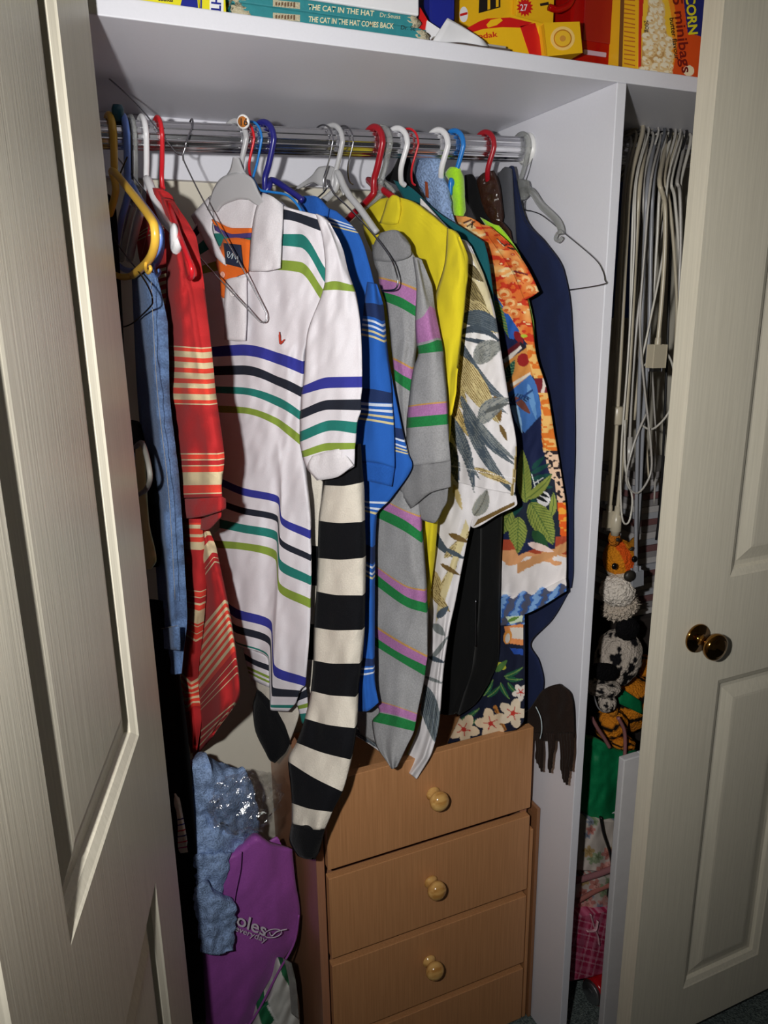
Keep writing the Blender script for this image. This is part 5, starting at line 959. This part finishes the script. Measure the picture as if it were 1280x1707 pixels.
# ================================================================ CABLE SIDE
beige, grey1, grey2, wht, blk = (plastic('beige_cable', (188, 178, 156)), plastic('grey_cable', (140, 142, 148)), plastic('light_grey_cable', (176, 172, 166)), plastic('white_cable', (206, 202, 192)), plastic('black_cable', (26, 26, 28)))
def xs(x0, y): return x0+(687-x0)/4440.*(y-262)*.55
def zr2(x): return 1.777+(x-.83)/.79*.023
RANK = [0]
def cable(lab, m, r, x0, dip, path, Yf=.19, loop=None):
    """hangs over the rail: short leg behind, long leg in front through px (offset from plumb, y)"""
    t = thing('cable', lab, 'cable', 'computer cables over the rail')
    X = P1(planeY(RODY), x0, 262).x; zt_ = zr2(X)+.0205+r
    pf = planeY(Yf); k_ = RANK[0]; RANK[0] += 1; yb_ = RODY+.035+k_*.0058; ly = XR[x0] % 3; zt_ += ly*.0085; ro = ly*.0085
    pts = [Vector((X+.004, yb_+.004, zt_-.4)), Vector((X+.004, yb_, zt_-.12)), Vector((X+.003, RODY+.026+r+ro+k_*.001, zt_-.03)), Vector((X+.001, RODY+.014+ro*.7, zt_-.004)), Vector((X, RODY, zt_+dip)), Vector((X-.001, RODY-.018-ro*.8, zt_-.004)), P1(pf, x0+1, 300)]
    pts += [P1(pf, xs(x0, y)+ox, y) for ox, y in path]
    tube('cord', pts, r, m, t, n=5, seg=8)
    return t, pts[-1], (pts[-1]-pts[-2]).normalized()
def plug(t, e, d, m, w_=.010, h_=.022, name='plug', dep=.006):
    s = d.cross(Vector((0, 1, 0))).normalized(); q = s.cross(d).normalized()
    tube('strain_relief', [e-d*.010, e, e+d*.004], [.0055, .006, .0065], m, t, seg=10)
    b = obox(name, e+d*(h_/2+.004), s*w_, q*dep, d*(h_/2), m, t, .0015)
    obox('connector_shell', e+d*(h_+.008), s*w_*.7, q*dep*.6, d*.004, mat('grey_metal', (150, 150, 155)), b, .0005)
    return b
cbs = [
 ('thick beige cable nearest the divider, with a round bead', beige, .0048, 1050, [(0, 400), (-1, 560), (-2, 680), (-4, 780), (-8, 850)], .17, 'bead'),
 ('second thick beige cable from the divider', beige, .0046, 1066, [(1, 400), (0, 560), (-2, 680), (-6, 790), (-10, 860)], .165, 'round'),
 ('slim grey cable beside the second beige one', grey2, .003, 1072, [(8, 380), (14, 430), (4, 520), (0, 640), (0, 745)], .175, 'round'),
 ('blue-grey cable hanging to the grey connector, left strand', grey1, .0042, 1079, [(2, 400), (4, 560), (6, 700), (10, 850), (14, 950)], .16, 'vga'),
 ('blue-grey cable, right strand', grey1, .0044, 1088, [(4, 400), (8, 560), (6, 700), (6, 850), (0, 990)], .165, None),
 ('pale cable crossing behind the blue-grey strands', grey2, .0028, 1104, [(-8, 380), (-22, 480), (-34, 600), (-40, 760)], .20, None),
 ('beige cable bowed out to a square plug', beige, .0046, 1098, [(14, 340), (18, 420), (17, 500), (14, 572)], .15, 'dvi'),
 ('beige cable falling steeply behind the door edge, inner', beige, .0036, 1106, [(14, 340), (28, 440), (36, 540), (34, 700)], .17, None),
 ('white-grey cable falling behind the door edge, outer', wht, .0034, 1118, [(10, 330), (22, 420), (30, 520), (26, 660)], .175, None),
 ('grey cable looping furthest towards the door', grey2, .0036, 1128, [(8, 320), (14, 400), (16, 520)], .17, None),
 ('beige cable crossing left behind the others', grey2, .0028, 1116, [(-6, 380), (-26, 520), (-40, 640), (-50, 820)], .205, None),
 ('thin white cable making a long loop', wht, .0022, 1060, [(4, 420), (2, 600), (-2, 760), (4, 860), (16, 870), (20, 830), (6, 780), (2, 700)], .155, None),
 ('thin grey cable making the large loop', grey2, .0024, 1084, [(-2, 420), (-4, 540), (8, 640), (24, 740), (26, 790), (6, 822), (-14, 800), (-4, 740), (14, 690)], .15, None),
 ('slim beige cable with ribbed plug, half hidden', beige, .003, 1044, [(-1, 420), (-2, 600), (-4, 760), (-6, 800)], .185, 'serial'),
 ('black cable hanging at the back of the bundle', blk, .003, 1096, [(0, 420), (4, 620), (2, 820), (-2, 940)], .215, None),
 ('second black cable near the door edge', blk, .003, 1122, [(4, 420), (8, 620), (10, 820), (6, 900)], .21, None),
 ('slim white cable between the thick beige ones', wht, .0026, 1058, [(2, 420), (6, 600), (4, 680)], .18, 'usb'),
 ('beige cable sloping left through the middle of the bundle', beige, .0034, 1110, [(-4, 360), (-14, 460), (-24, 580), (-30, 700)], .195, None),
 ('light cable curving towards the door at the top', wht, .0036, 1134, [(4, 320), (8, 400), (10, 480)], .185, None),
 ('thin beige cable crossing right behind the bead cable', beige, .0024, 1054, [(10, 420), (22, 560), (40, 700), (52, 800)], .20, None),
 ('thin pale cable crossing the middle to the right', grey2, .0022, 1076, [(10, 440), (26, 600), (40, 740), (42, 840)], .205, None),
 ('dark grey cable straight behind the grey strands', plastic('dark_grey_cable', (84, 86, 92)), .0034, 1086, [(4, 420), (4, 640), (8, 860), (6, 960)], .20, None),
 ('white cable looping widely below the square plug', wht, .0024, 1112, [(2, 420), (-18, 560), (-24, 610), (10, 585), (30, 620), (28, 680), (0, 715), (-24, 705)], .16, None),
 ('light cable hanging low to a white plug', wht, .0032, 1100, [(2, 420), (-2, 640), (-8, 860), (-14, 1010)], .178, 'usb'),
 ('grey cable along the divider, almost hidden', grey2, .003, 1040, [(1, 420), (2, 600), (2, 740)], .20, None),
 ('pale grey cable straight down the middle', grey2, .003, 1092, [(-2, 420), (-4, 640), (-2, 840), (0, 900)], .19, None),
]
XR = {v: i for i, v in enumerate(sorted({c[3] for c in cbs}))}
srt = sorted(range(len(cbs)), key=lambda i: cbs[i][5])
for i_, (lab_, m_, r_, x0, path, Yf, end) in enumerate(cbs):
    Yf = .112+srt.index(i_)*.0036; r_ *= .88
    t, e, d = cable(lab_, m_, r_, x0, 0, path, Yf)
    if end == 'vga':
        b = plug(t, e, d, grey1, .014, .030)
        for s_ in (-1, 1):
            sv = d.cross(Vector((0, 1, 0))).normalized()*s_*.011; tube('thumb_screw', [e+sv-d*.006, e+sv+d*.02], .0022, grey1, b, n=2)
    elif end == 'dvi': plug(t, e, d, beige, .015, .040, dep=.009)
    elif end == 'serial': plug(t, e, d, beige, .009, .036)
    elif end == 'usb': plug(t, e, d, wht, .007, .022)
    elif end == 'round': lathe('plug', [(-.02, .0055), (-.004, .006), (0, .0095), (.03, .0115), (.032, .009), (.04, .008)], e, d, m_, t, 16)
    elif end == 'bead':
        lathe('ferrite_bead', [(-.001, .006), (0, .0105), (.003, .0118), (.031, .0118), (.034, .0105), (.035, .006)], P1(planeY(Yf), xs(1050, 678)-2, 678), (0, 0, -1), beige, t, 20); plug(t, e, d, beige, .009, .03)
# blue folder behind the cables, pile of magazines
t = tag(box('blue_folder', pxX(.27, 1042, 400), pxX(.27, 1068, 400), .275, .43, P1(planeY(.27), 1050, 530).z, P1(planeY(.27), 1050, 300).z, mat('blue_folder', (20, 70, 160), .4), None, .002), 'blue folder standing behind the thick beige cables', 'folder')
ORD = 'first second third fourth fifth sixth seventh eighth ninth tenth eleventh twelfth thirteenth fourteenth fifteenth sixteenth seventeenth eighteenth nineteenth twentieth twenty-first twenty-second'.split()
zb = P1(planeY(.3), 1110, 1010).z; zt_ = P1(planeY(.3), 1120, 780).z; nM = 22
xm0, xm1 = pxX(.3, 1052, 900), pxX(.3, 1052, 900)+.20
for k in range(nM):
    z0, z1 = zb+(zt_-zb)*k/nM, zb+(zt_-zb)*(k+.93)/nM
    tag(box('magazine', xm0+random.uniform(-.004, .004), xm1, .28+random.uniform(0, .008), .44, z0, z1, mat('magazine_%d' % (k % 4), [(196, 192, 190), (150, 146, 146), (120, 84, 84), (176, 178, 184)][k % 4], .5, bump=(400., .5, .001)), None, .0006), 'magazine, '+ORD[k]+' from the bottom of the pile behind the cables', 'magazine', 'magazines piled behind the cables')
st = tag(box('storage_box', xm0-.01, xm1+.02, .26, .445, FZ, zb-.001, mat('dark_cardboard', (44, 36, 32), .8), None, .003), 'dark cardboard box under the pile of magazines', 'box')
# ---------------------------------------------------------------- soft toys and bags
fur = painted('plush_fur', .95, (220., 1., .006), .1)
def px3(Y, x, y): return P1(planeY(Y), x, y)
def pf_tiger(p):
    s = np.sin(p[:, 2]*9+3*np.sin(p[:, 0]*3+p[:, 1]*2)); c = np.tile((214., 130., 34.), (len(p), 1)); c[s > .45] = (26, 20, 16); c[(p[:, 2] < -.6)] = (196, 120, 40); return c
def pf_head(p):
    c = np.tile((214., 132., 30.), (len(p), 1)); c[(abs(p[:, 0]+.1) < .3) & (p[:, 2] > -.2)] = (216, 86, 26); c[p[:, 2] < -.25] = (226, 214, 196); return c
def pf_spot(p):
    c = np.tile((190., 178., 166.), (len(p), 1)); rg = np.random.default_rng(5)
    for k in range(120):
        v = rg.normal(size=3); v /= np.linalg.norm(v); d = np.linalg.norm(p-v, axis=1)*np.where(p @ v > 0, 1, 9); c[d < rg.uniform(.07, .17)] = (22, 21, 24)
    return c
solid = lambda col: (lambda p: np.tile(np.array(col, float), (len(p), 1)))
K = 1.0/1080
t = thing('plush_tiger', 'orange plush animal with white muzzle and black nose, top of the pile', 'plush toy', 'soft toys')
c = px3(.16, 1034, 935); blob('head', c, (.034, .034, .05), fur, t, (0, R(-18), 0), .06, 4, 5, pf_head)
blob('ear', px3(.14, 1024, 897), (0.0138, 0.0084, 0.0179), fur, t, (0, R(-10), 0), .1, 4, 3, solid((190, 112, 34))); blob('ear', px3(.15, 1056, 908), (0.0115, 0.0084, 0.0179), fur, t, (0, R(20), 0), .1, 4, 3, solid((150, 100, 30)))
blob('muzzle', px3(.14, 1030, 985), (0.0391, 0.0315, 0.0336), fur, t, (0, R(15), 0), .12, 5, 5, solid((226, 216, 204)))
blob('chin_fur', px3(.15, 1034, 1010), (0.0391, 0.0294, 0.0291), fur, t, (0, R(-20), 0), .3, 8, 5, solid((196, 182, 166)))
blob('nose', px3(.105, 1049, 960), (.013, .008, .012), mat('black_nose', (40, 36, 30), .5), t, amp=.05, sub=3)
for x, y in ((1024, 944), (1057, 932)): blob('eye', px3(.112, x, y), (.006, .004, .007), mat('black_eye', (14, 12, 12), .15), t, amp=0, sub=3)
for x, y, a in ((1030, 900, 20), (1053, 915, -20)): blob('stripe', px3(.117, x, y), (.006, .003, .004), mat('black_nose', (40, 36, 30)), t, (0, R(a), 0), .1, sub=2)
t = thing('plush_leopard', 'white plush animal with black spots below the orange one', 'plush toy', 'soft toys')
blob('head', px3(.17, 1030, 1095), (0.0529, 0.0473, 0.0650), fur, t, (0, R(10), 0), .06, 3, 5, pf_spot)
blob('ear', px3(.13, 1046, 1048), (0.0299, 0.0147, 0.0246), fur, t, (0, R(20), 0), .12, 3, 4, solid((16, 15, 17))); blob('ear', px3(.12, 1008, 1120), (0.0391, 0.0126, 0.0190), fur, t, (0, R(22), 0), .12, 3, 4, solid((14, 13, 15)))
blob('muzzle', px3(.14, 1006, 1146), (0.0414, 0.0315, 0.0179), fur, t, (0, R(8), 0), .1, 4, 4, pf_spot); blob('paw', px3(.13, 1012, 1172), (0.0207, 0.0189, 0.0202), fur, t, (0, 0, 0), .1, 4, 4, pf_spot)
tube('whiskers', [px3(.11, *q) for q in ((990, 1160), (996, 1178), (1004, 1186), (1012, 1187))], .0016, mat('silver_cord', (200, 200, 204), .3, .6), t)
t = thing('striped_plush_tiger', 'orange and black striped plush tiger lying under the spotted one', 'plush toy', 'soft toys')
blob('body', px3(.22, 1048, 1172), (0.0713, 0.0525, 0.0672), fur, t, (0, R(24), 0), .06, 3, 5, pf_tiger); blob('haunch', px3(.24, 1076, 1118), (0.0276, 0.0315, 0.0448), fur, t, (0, R(-24), 0), .06, 3, 4, pf_tiger)
blob('head', px3(.17, 1018, 1208), (0.0391, 0.0357, 0.0381), fur, t, (0, R(10), 0), .06, 3, 4, pf_tiger); blob('paw', px3(.15, 1034, 1236), (0.0345, 0.0315, 0.0157), fur, t, (0, R(14), 0), .1, 3, 4, pf_tiger); blob('ear', px3(.15, 1022, 1186), (0.0115, 0.0084, 0.0134), fur, t, amp=.1, sub=3, paint=solid((206, 130, 40)))
grn = fabric('green_bag_cloth', (16, 122, 74), 200., .3, .2, 0, .5)
t = thing('green_bag', 'bright green fabric bag on the pile behind the frame', 'bag')
pg = planeY(.13)
patch('bag_body', [(0, [(968, 1228), (1000, 1236), (1040, 1256), (1062, 1250)]), (1, [(968, 1262), (1005, 1262), (1034, 1268), (1060, 1275)]), (2, [(968, 1310), (1004, 1316), (1024, 1310), (1056, 1310)]), (3, [(968, 1345), (1000, 1352), (1022, 1362), (1046, 1362)]), (4, [(970, 1360), (995, 1366), (1016, 1370), (1036, 1370)])], pg, grn, t, .06, .02, crumple=.006, px=4, wr=.006)
patch('bag_top', [(0, [(1036, 1148), (1070, 1170)]), (1, [(1030, 1172), (1072, 1192)])], planeY(.165), grn, t, .02, .004)
card('print', [(1020, 1356), (1030, 1350), (1038, 1351), (1038, 1356)], pg, mat('white_print', (220, 222, 220), .5), t, .001, .026)
for a in (((986, 1196), (996, 1214), (1008, 1232), (1016, 1246)), ((1030, 1196), (1040, 1216), (1042, 1240), (1041, 1262))): tube('handle', [px3(.10, *q) for q in a], .004, mat('pink_cord', (150, 100, 100), .4), t)
# quilt packs
def floral(x, y):
    c = Canvas(x, y, (206, 194, 184)); rg = np.random.default_rng(9)
    for k in range(60):
        xx, yy = rg.uniform(950, 1060), rg.uniform(1360, 1545); col_ = [(196, 130, 120), (190, 160, 110), (150, 164, 130), (214, 160, 150), (150, 156, 170)][k % 5]
        c.flower(xx, yy, rg.uniform(6, 12), col_, tuple(v-40 for v in col_), rg.uniform(0, 72))
    return c
def plaid(x, y):
    c = Canvas(x, y, (176, 44, 84)); u = (x-940)+.25*(y-1520); v = (y-1520)-.25*(x-940)
    for per, off, w_, col_ in ((44, 6, 9, (206, 110, 140)), (44, 26, 5, (220, 150, 170)), (22, 15, 2, (230, 190, 200))):
        c.put((u+off) % per < w_, col_, .6); c.put((v+off) % per < w_, col_, .6)
    return c
pq = planeY(.12)
t = thing('floral_quilt', 'faded floral quilt with a mauve binding folded in the pile', 'quilt')
patch('quilt_fold', [(0, [(962, 1366), (1000, 1368), (1060, 1372)]), (1, [(962, 1400), (1000, 1404), (1060, 1408)]), (2, [(956, 1450), (995, 1452), (1054, 1446)])], pq, painted('printed_cotton'), t, .08, .02, px=1.5, paint=floral, wr=.004)
patch('quilt_fold', [(0, [(954, 1470), (995, 1466), (1052, 1456)]), (1, [(950, 1495), (995, 1494), (1050, 1490)]), (2, [(948, 1530), (990, 1526), (1046, 1514)])], pq, painted('printed_cotton'), t, .08, .02, px=1.5, paint=floral, d0=.005, wr=.004)
mv = fabric('mauve_binding', (166, 112, 116), 300., .8)
tube('binding', [px3(.095, *q) for q in ((952, 1470), (975, 1464), (1000, 1456), (1030, 1444))], .007, mv, t); tube('binding', [px3(.092, *q) for q in ((945, 1512), (970, 1498), (995, 1484), (1020, 1474))], .0055, fabric('rose_binding', (176, 110, 100), 300., .8), t); tube('fringe_edge', [px3(.095, *q) for q in ((944, 1524), (975, 1522), (1005, 1514), (1040, 1504))], .004, mv, t)
t = thing('plaid_blanket', 'pink plaid blanket tied with a pale ribbon, bottom of the pile', 'blanket')
patch('blanket_fold', [(0, [(944, 1532), (985, 1524), (1045, 1512)]), (1, [(940, 1580), (985, 1578), (1040, 1570)]), (2, [(934, 1638), (980, 1630), (1036, 1612)])], planeY(.09), painted('printed_cotton'), t, .1, .012, px=1.5, paint=plaid, wr=.004)
rb = mat('pale_ribbon', (226, 180, 190), .3)
tube('ribbon', [px3(.07, *q) for q in ((984, 1524), (990, 1545), (996, 1560), (998, 1575))], .004, rb, t, flat=.3); tube('ribbon', [px3(.068, *q) for q in ((996, 1535), (992, 1550), (978, 1552))], .004, rb, t, flat=.3)
tube('black_strap', [px3(.085, *q) for q in ((1001, 1362), (1006, 1390), (1016, 1420), (1021, 1450), (1022, 1480))], .0042, blk, None, flat=.6)
tag(bpy.data.objects['black_strap'], 'black strap hanging over the floral quilt', 'strap')
blob('black_pouch', px3(.085, 1020, 1488), (.012, .01, .02), mat('black_pouch', (16, 16, 18), .6), None, amp=.1); tag(bpy.data.objects['black_pouch'], 'small black pouch at the end of the strap', 'pouch')
# white picture frame leaning behind the door
wf = mat('white_frame_paint', (206, 204, 206), .4)
t = thing('white_picture_frame', 'white picture frame standing half hidden behind the right door', 'frame')
Yf_ = -.036; xa = P1(planeY(Yf_), 1022, 1500).x; zt_ = P1(planeY(Yf_), 1040, 1268).z; wd = .042
for nm, a, b_, c_, d_ in (('side_rail', xa, xa+wd, FZ, zt_), ('side_rail', xa+.5-wd, xa+.5, FZ, zt_), ('top_rail', xa+wd, xa+.5-wd, zt_-wd, zt_), ('bottom_rail', xa+wd, xa+.5-wd, FZ, FZ+wd)):
    box(nm, a, b_, Yf_, Yf_+.016, c_+.001, d_, wf, t, .002)
box('inner_slip', xa+wd-.006, xa+.5-wd+.006, Yf_+.006, Yf_+.012, FZ+wd-.006, zt_-wd+.006, mat('dark_slip', (90, 92, 80), .5), t, .001); box('mount', xa+wd+.006, xa+.5-wd-.006, Yf_+.004, Yf_+.008, FZ+wd+.006, zt_-wd-.006, mat('cream_mount', (206, 204, 190), .7), t, .0005)
# red can on the floor
t = thing('drink_can', 'red drink can lying on its side on the carpet', 'can')
cc = P1(Plane((0, 0, FZ+.0335), (0, 0, 1)), 984, 1656); ax = Vector((.95, .12, 0)).normalized()
alu = mat('aluminium', (200, 200, 204), .42, 1.)
lathe('can_body', [(.006, .029), (.012, .0325), (.018, .033), (.10, .033), (.106, .032)], cc, ax, plastic('red_can_paint', (176, 20, 28), .2), t, 32)
lathe('can_end', [(0, .0255), (.001, .0262), (.002, .0255), (.003, .0245), (.0065, .0292), (.0066, 0)], cc, ax, alu, t, 32)
obox('pull_tab', cc-ax*.0018, Vector((.0006, 0, 0)), Vector((0, .006, 0)), Vector((0, 0, .010)), alu, t, .0004)
c2 = cc+Vector((.03, -.06, 0)); t = thing('drink_can', 'second red can, mostly hidden at the bottom edge', 'can'); c2.z = FZ+.0335
lathe('can_body', [(.006, .029), (.012, .0325), (.018, .033), (.10, .033), (.106, .032)], c2, ax, plastic('red_can_paint', (176, 20, 28)), t, 32); lathe('can_end', [(0, .0255), (.001, .0262), (.003, .0245), (.0065, .0292), (.0066, 0)], c2, ax, alu, t, 32)
# ================================================================ LOWER LEFT
pb = planeY(.24)
t = thing('blue_blanket', 'crumpled pale blue towelling blanket heaped left of the chest', 'blanket')
patch('upper_fold', [(0, [(300, 1285), (330, 1276), (348, 1272), (356, 1290), (372, 1296), (410, 1282)]), (1, [(300, 1310), (330, 1315), (350, 1312), (370, 1318), (395, 1320), (425, 1316)]), (2, [(300, 1370), (330, 1372), (360, 1375), (385, 1378), (405, 1384), (432, 1388)]), (3, [(305, 1420), (330, 1425), (352, 1425), (375, 1418), (400, 1410), (430, 1400)]), (4, [(310, 1450), (330, 1455), (345, 1448), (362, 1440), (378, 1428), (392, 1416)])], pb, terry, t, .09, .03, crumple=.009, px=2.2, edgewob=2.5, wr=.008)
patch('hanging_fold', [(0, [(315, 1425), (340, 1430), (362, 1428), (384, 1424)]), (1, [(318, 1460), (342, 1462), (362, 1462), (382, 1450)]), (2, [(322, 1475), (342, 1480), (358, 1478), (376, 1474)]), (3, [(326, 1492), (340, 1500), (358, 1500), (372, 1490)])], planeY(.205), terry, t, .03, .012, crumple=.006, px=2.2, edgewob=2.5, wr=.004)
patch('lower_fold', [(0, [(322, 1482), (345, 1476), (362, 1500), (386, 1504)]), (1, [(326, 1520), (350, 1516), (372, 1518), (394, 1514)]), (2, [(332, 1556), (352, 1556), (372, 1556), (392, 1552)]), (3, [(336, 1588), (352, 1590), (372, 1590), (390, 1584)])], planeY(.165), terry, t, .035, .014, crumple=.007, px=2.2, edgewob=2.5, wr=.005)
# purple shopping bag
pv = planeY(.215); purp = fabric('purple_nonwoven', (164, 86, 172), 350., .5, .25, .1, .45)
t = thing('purple_bag', 'purple shopping bag with white lettering standing beside the chest', 'bag')
patch('front_panel', [(0, [(330, 1452), (380, 1432), (404, 1418), (430, 1398), (456, 1412), (487, 1416)]), (1, [(332, 1490), (380, 1480), (408, 1474), (440, 1464), (466, 1462), (492, 1466)]), (2, [(336, 1550), (384, 1530), (414, 1524), (446, 1520), (474, 1514), (500, 1521)]), (3, [(338, 1610), (380, 1590), (412, 1580), (446, 1572), (472, 1566), (496, 1560)]), (4, [(340, 1660), (376, 1660), (402, 1656), (428, 1640), (450, 1622), (470, 1604)]), (5, [(344, 1720), (366, 1730), (384, 1728), (402, 1718), (418, 1700), (430, 1672)]), (6, [(350, 1775), (368, 1785), (384, 1785), (398, 1780), (408, 1770), (416, 1755)])], pv, purp, t, .05, .014, crumple=.0, px=5, wr=.0035, fold=.005, ff=1.3, ph=.3)
tube('seam', [P1(planeY(.185), *q) for q in ((402, 1420), (400, 1450), (392, 1490), (388, 1520))], .0012, purp, t); tube('seam', [P1(planeY(.186), *q) for q in ((498, 1525), (490, 1572), (464, 1620), (432, 1682), (412, 1712))], .0022, purp, t)
patch('back_panel', [(0, [(440, 1410), (462, 1396), (470, 1412)]), (1, [(446, 1430), (468, 1425), (486, 1425)])], planeY(.235), purp, t, .004, 0)
tube('handle', [P1(planeY(.225), *q) for q in ((446, 1404), (456, 1420), (466, 1424), (478, 1414), (482, 1424))], .004, purp, t, flat=.5)
wpt = mat('white_bag_print', (214, 204, 216), .6); pvt = planeY(.176)
text('lettering', 'coles', pvt, (380, 1536), (442, 1561), 21, wpt, t, .0, bold=.012, vert=(.2, -.98)); text('lettering', 'save everyday', pvt, (362, 1540), (444, 1572), 10, wpt, t, .0, bold=.004, shear=.2, vert=(.15, -.98))
tube('logo_ring', [P1(pvt, 455+14*math.cos(a), 1556+7*math.sin(a)-(2*math.cos(a))) for a in [2*math.pi*k/14 for k in range(14)]], .0009, wpt, t, closed=True, seg=6)
tube('logo_tick', [P1(pvt, *q) for q in ((449, 1554), (453, 1560), (462, 1553), (478, 1549))], .0011, wpt, t, seg=6)
# crumpled clear bag
def film():
    m, n, l, b = newmat('clear_film'); b.inputs['Roughness'].default_value = .08; b.inputs['Base Color'].default_value = (.9, .9, .92, 1)
    tr = n.new('ShaderNodeBsdfTransparent'); mx = n.new('ShaderNodeMixShader'); mx.inputs[0].default_value = .15
    gl = n.new('ShaderNodeBsdfGlossy'); gl.inputs['Roughness'].default_value = .1; nt = n.new('ShaderNodeTexNoise'); nt.inputs['Scale'].default_value = 60; nt.inputs['Detail'].default_value = 5; bp = n.new('ShaderNodeBump'); bp.inputs['Strength'].default_value = .35; bp.inputs['Distance'].default_value = .01
    tc = n.new('ShaderNodeTexCoord'); l.new(tc.outputs['Object'], nt.inputs['Vector']); l.new(nt.outputs['Fac'], bp.inputs['Height']); l.new(bp.outputs[0], gl.inputs['Normal'])
    l.new(tr.outputs[0], mx.inputs[1]); l.new(gl.outputs[0], mx.inputs[2]); l.new(mx.outputs[0], n['Material Output'].inputs['Surface']); return m
bm = bmesh.new(); bmesh.ops.create_icosphere(bm, subdivisions=4, radius=1)
c0 = P1(planeY(.12), 406, 1340)
for v in bm.verts:
    p = v.co.copy(); k = .86+.35*mnoise.noise(p*1.9+Vector((5, 2, 1)))+.30*abs(mnoise.noise(p*4+Vector((3, 1, 0))))+.22*abs(mnoise.noise(p*9)); v.co = c0+Vector((p.x*.058*k+p.z*.012, p.y*.03*k, p.z*.056*k-p.x*.012))
tag(bmobj('plastic_bag', bm, film(), None, False), 'crumpled clear plastic bag on top of the blue blanket', 'bag')
# pale clothes at the bottom
pw = planeY(.20)
t = thing('folded_cloth', 'white cloth with green stripes on the floor beside the purple bag', 'cloth')
def wg(x, y):
    c = Canvas(x, y, (206, 206, 200)); c.poly([(466, 1600), (482, 1612), (486, 1650), (470, 1625)], (40, 110, 70)); c.poly([(428, 1680), (446, 1668), (458, 1700), (440, 1720)], (30, 104, 66)); c.line(446, 1676, 462, 1704, 4, (230, 232, 228)); return c
patch('cloth_fold', [(0, [(455, 1640), (468, 1608), (480, 1606)]), (1, [(446, 1665), (470, 1640), (492, 1640)]), (2, [(428, 1690), (466, 1680), (499, 1680)]), (3, [(415, 1740), (460, 1740), (500, 1740)]), (4, [(412, 1766), (460, 1768), (500, 1768)])], pw, painted('printed_cotton'), t, .05, .015, px=1.5, paint=wg, wr=.008)
t = tag(patch('clear_sheet', [(0, [(474, 1600), (486, 1606)]), (1, [(482, 1640), (494, 1642)]), (2, [(486, 1690), (498, 1700)])], planeY(.17), mat('clear_plastic', (206, 208, 206)), None, .002, .001), 'strip of clear plastic beside the white cloth', 'plastic sheet')
# ================================================================ finishing: origins at the base of each thing
bpy.context.view_layer.update()
def subtree(o):
    r = [o]
    for c in o.children: r += subtree(c)
    return r
for o in [o for o in COL.objects if o.parent is None and o.type in ('EMPTY', 'MESH')]:
    lo_ = np.full(3, 1e9); hi_ = np.full(3, -1e9)
    for c in subtree(o):
        if c.type == 'MESH' and len(c.data.vertices):
            a = np.zeros(len(c.data.vertices)*3, np.float32); c.data.vertices.foreach_get('co', a); a = a.reshape(-1, 3)
            lo_ = np.minimum(lo_, a.min(0)); hi_ = np.maximum(hi_, a.max(0))
    if hi_[0] < -1e8: continue
    b0 = Vector(((lo_[0]+hi_[0])/2, (lo_[1]+hi_[1])/2, lo_[2])); T = Matrix.Translation(-b0)
    kids = [c for c in subtree(o) if c is not o]
    if o.type == 'MESH': o.data.transform(T)
    for c in kids:
        if c.parent is o: c.matrix_parent_inverse = T
    o.location = b0
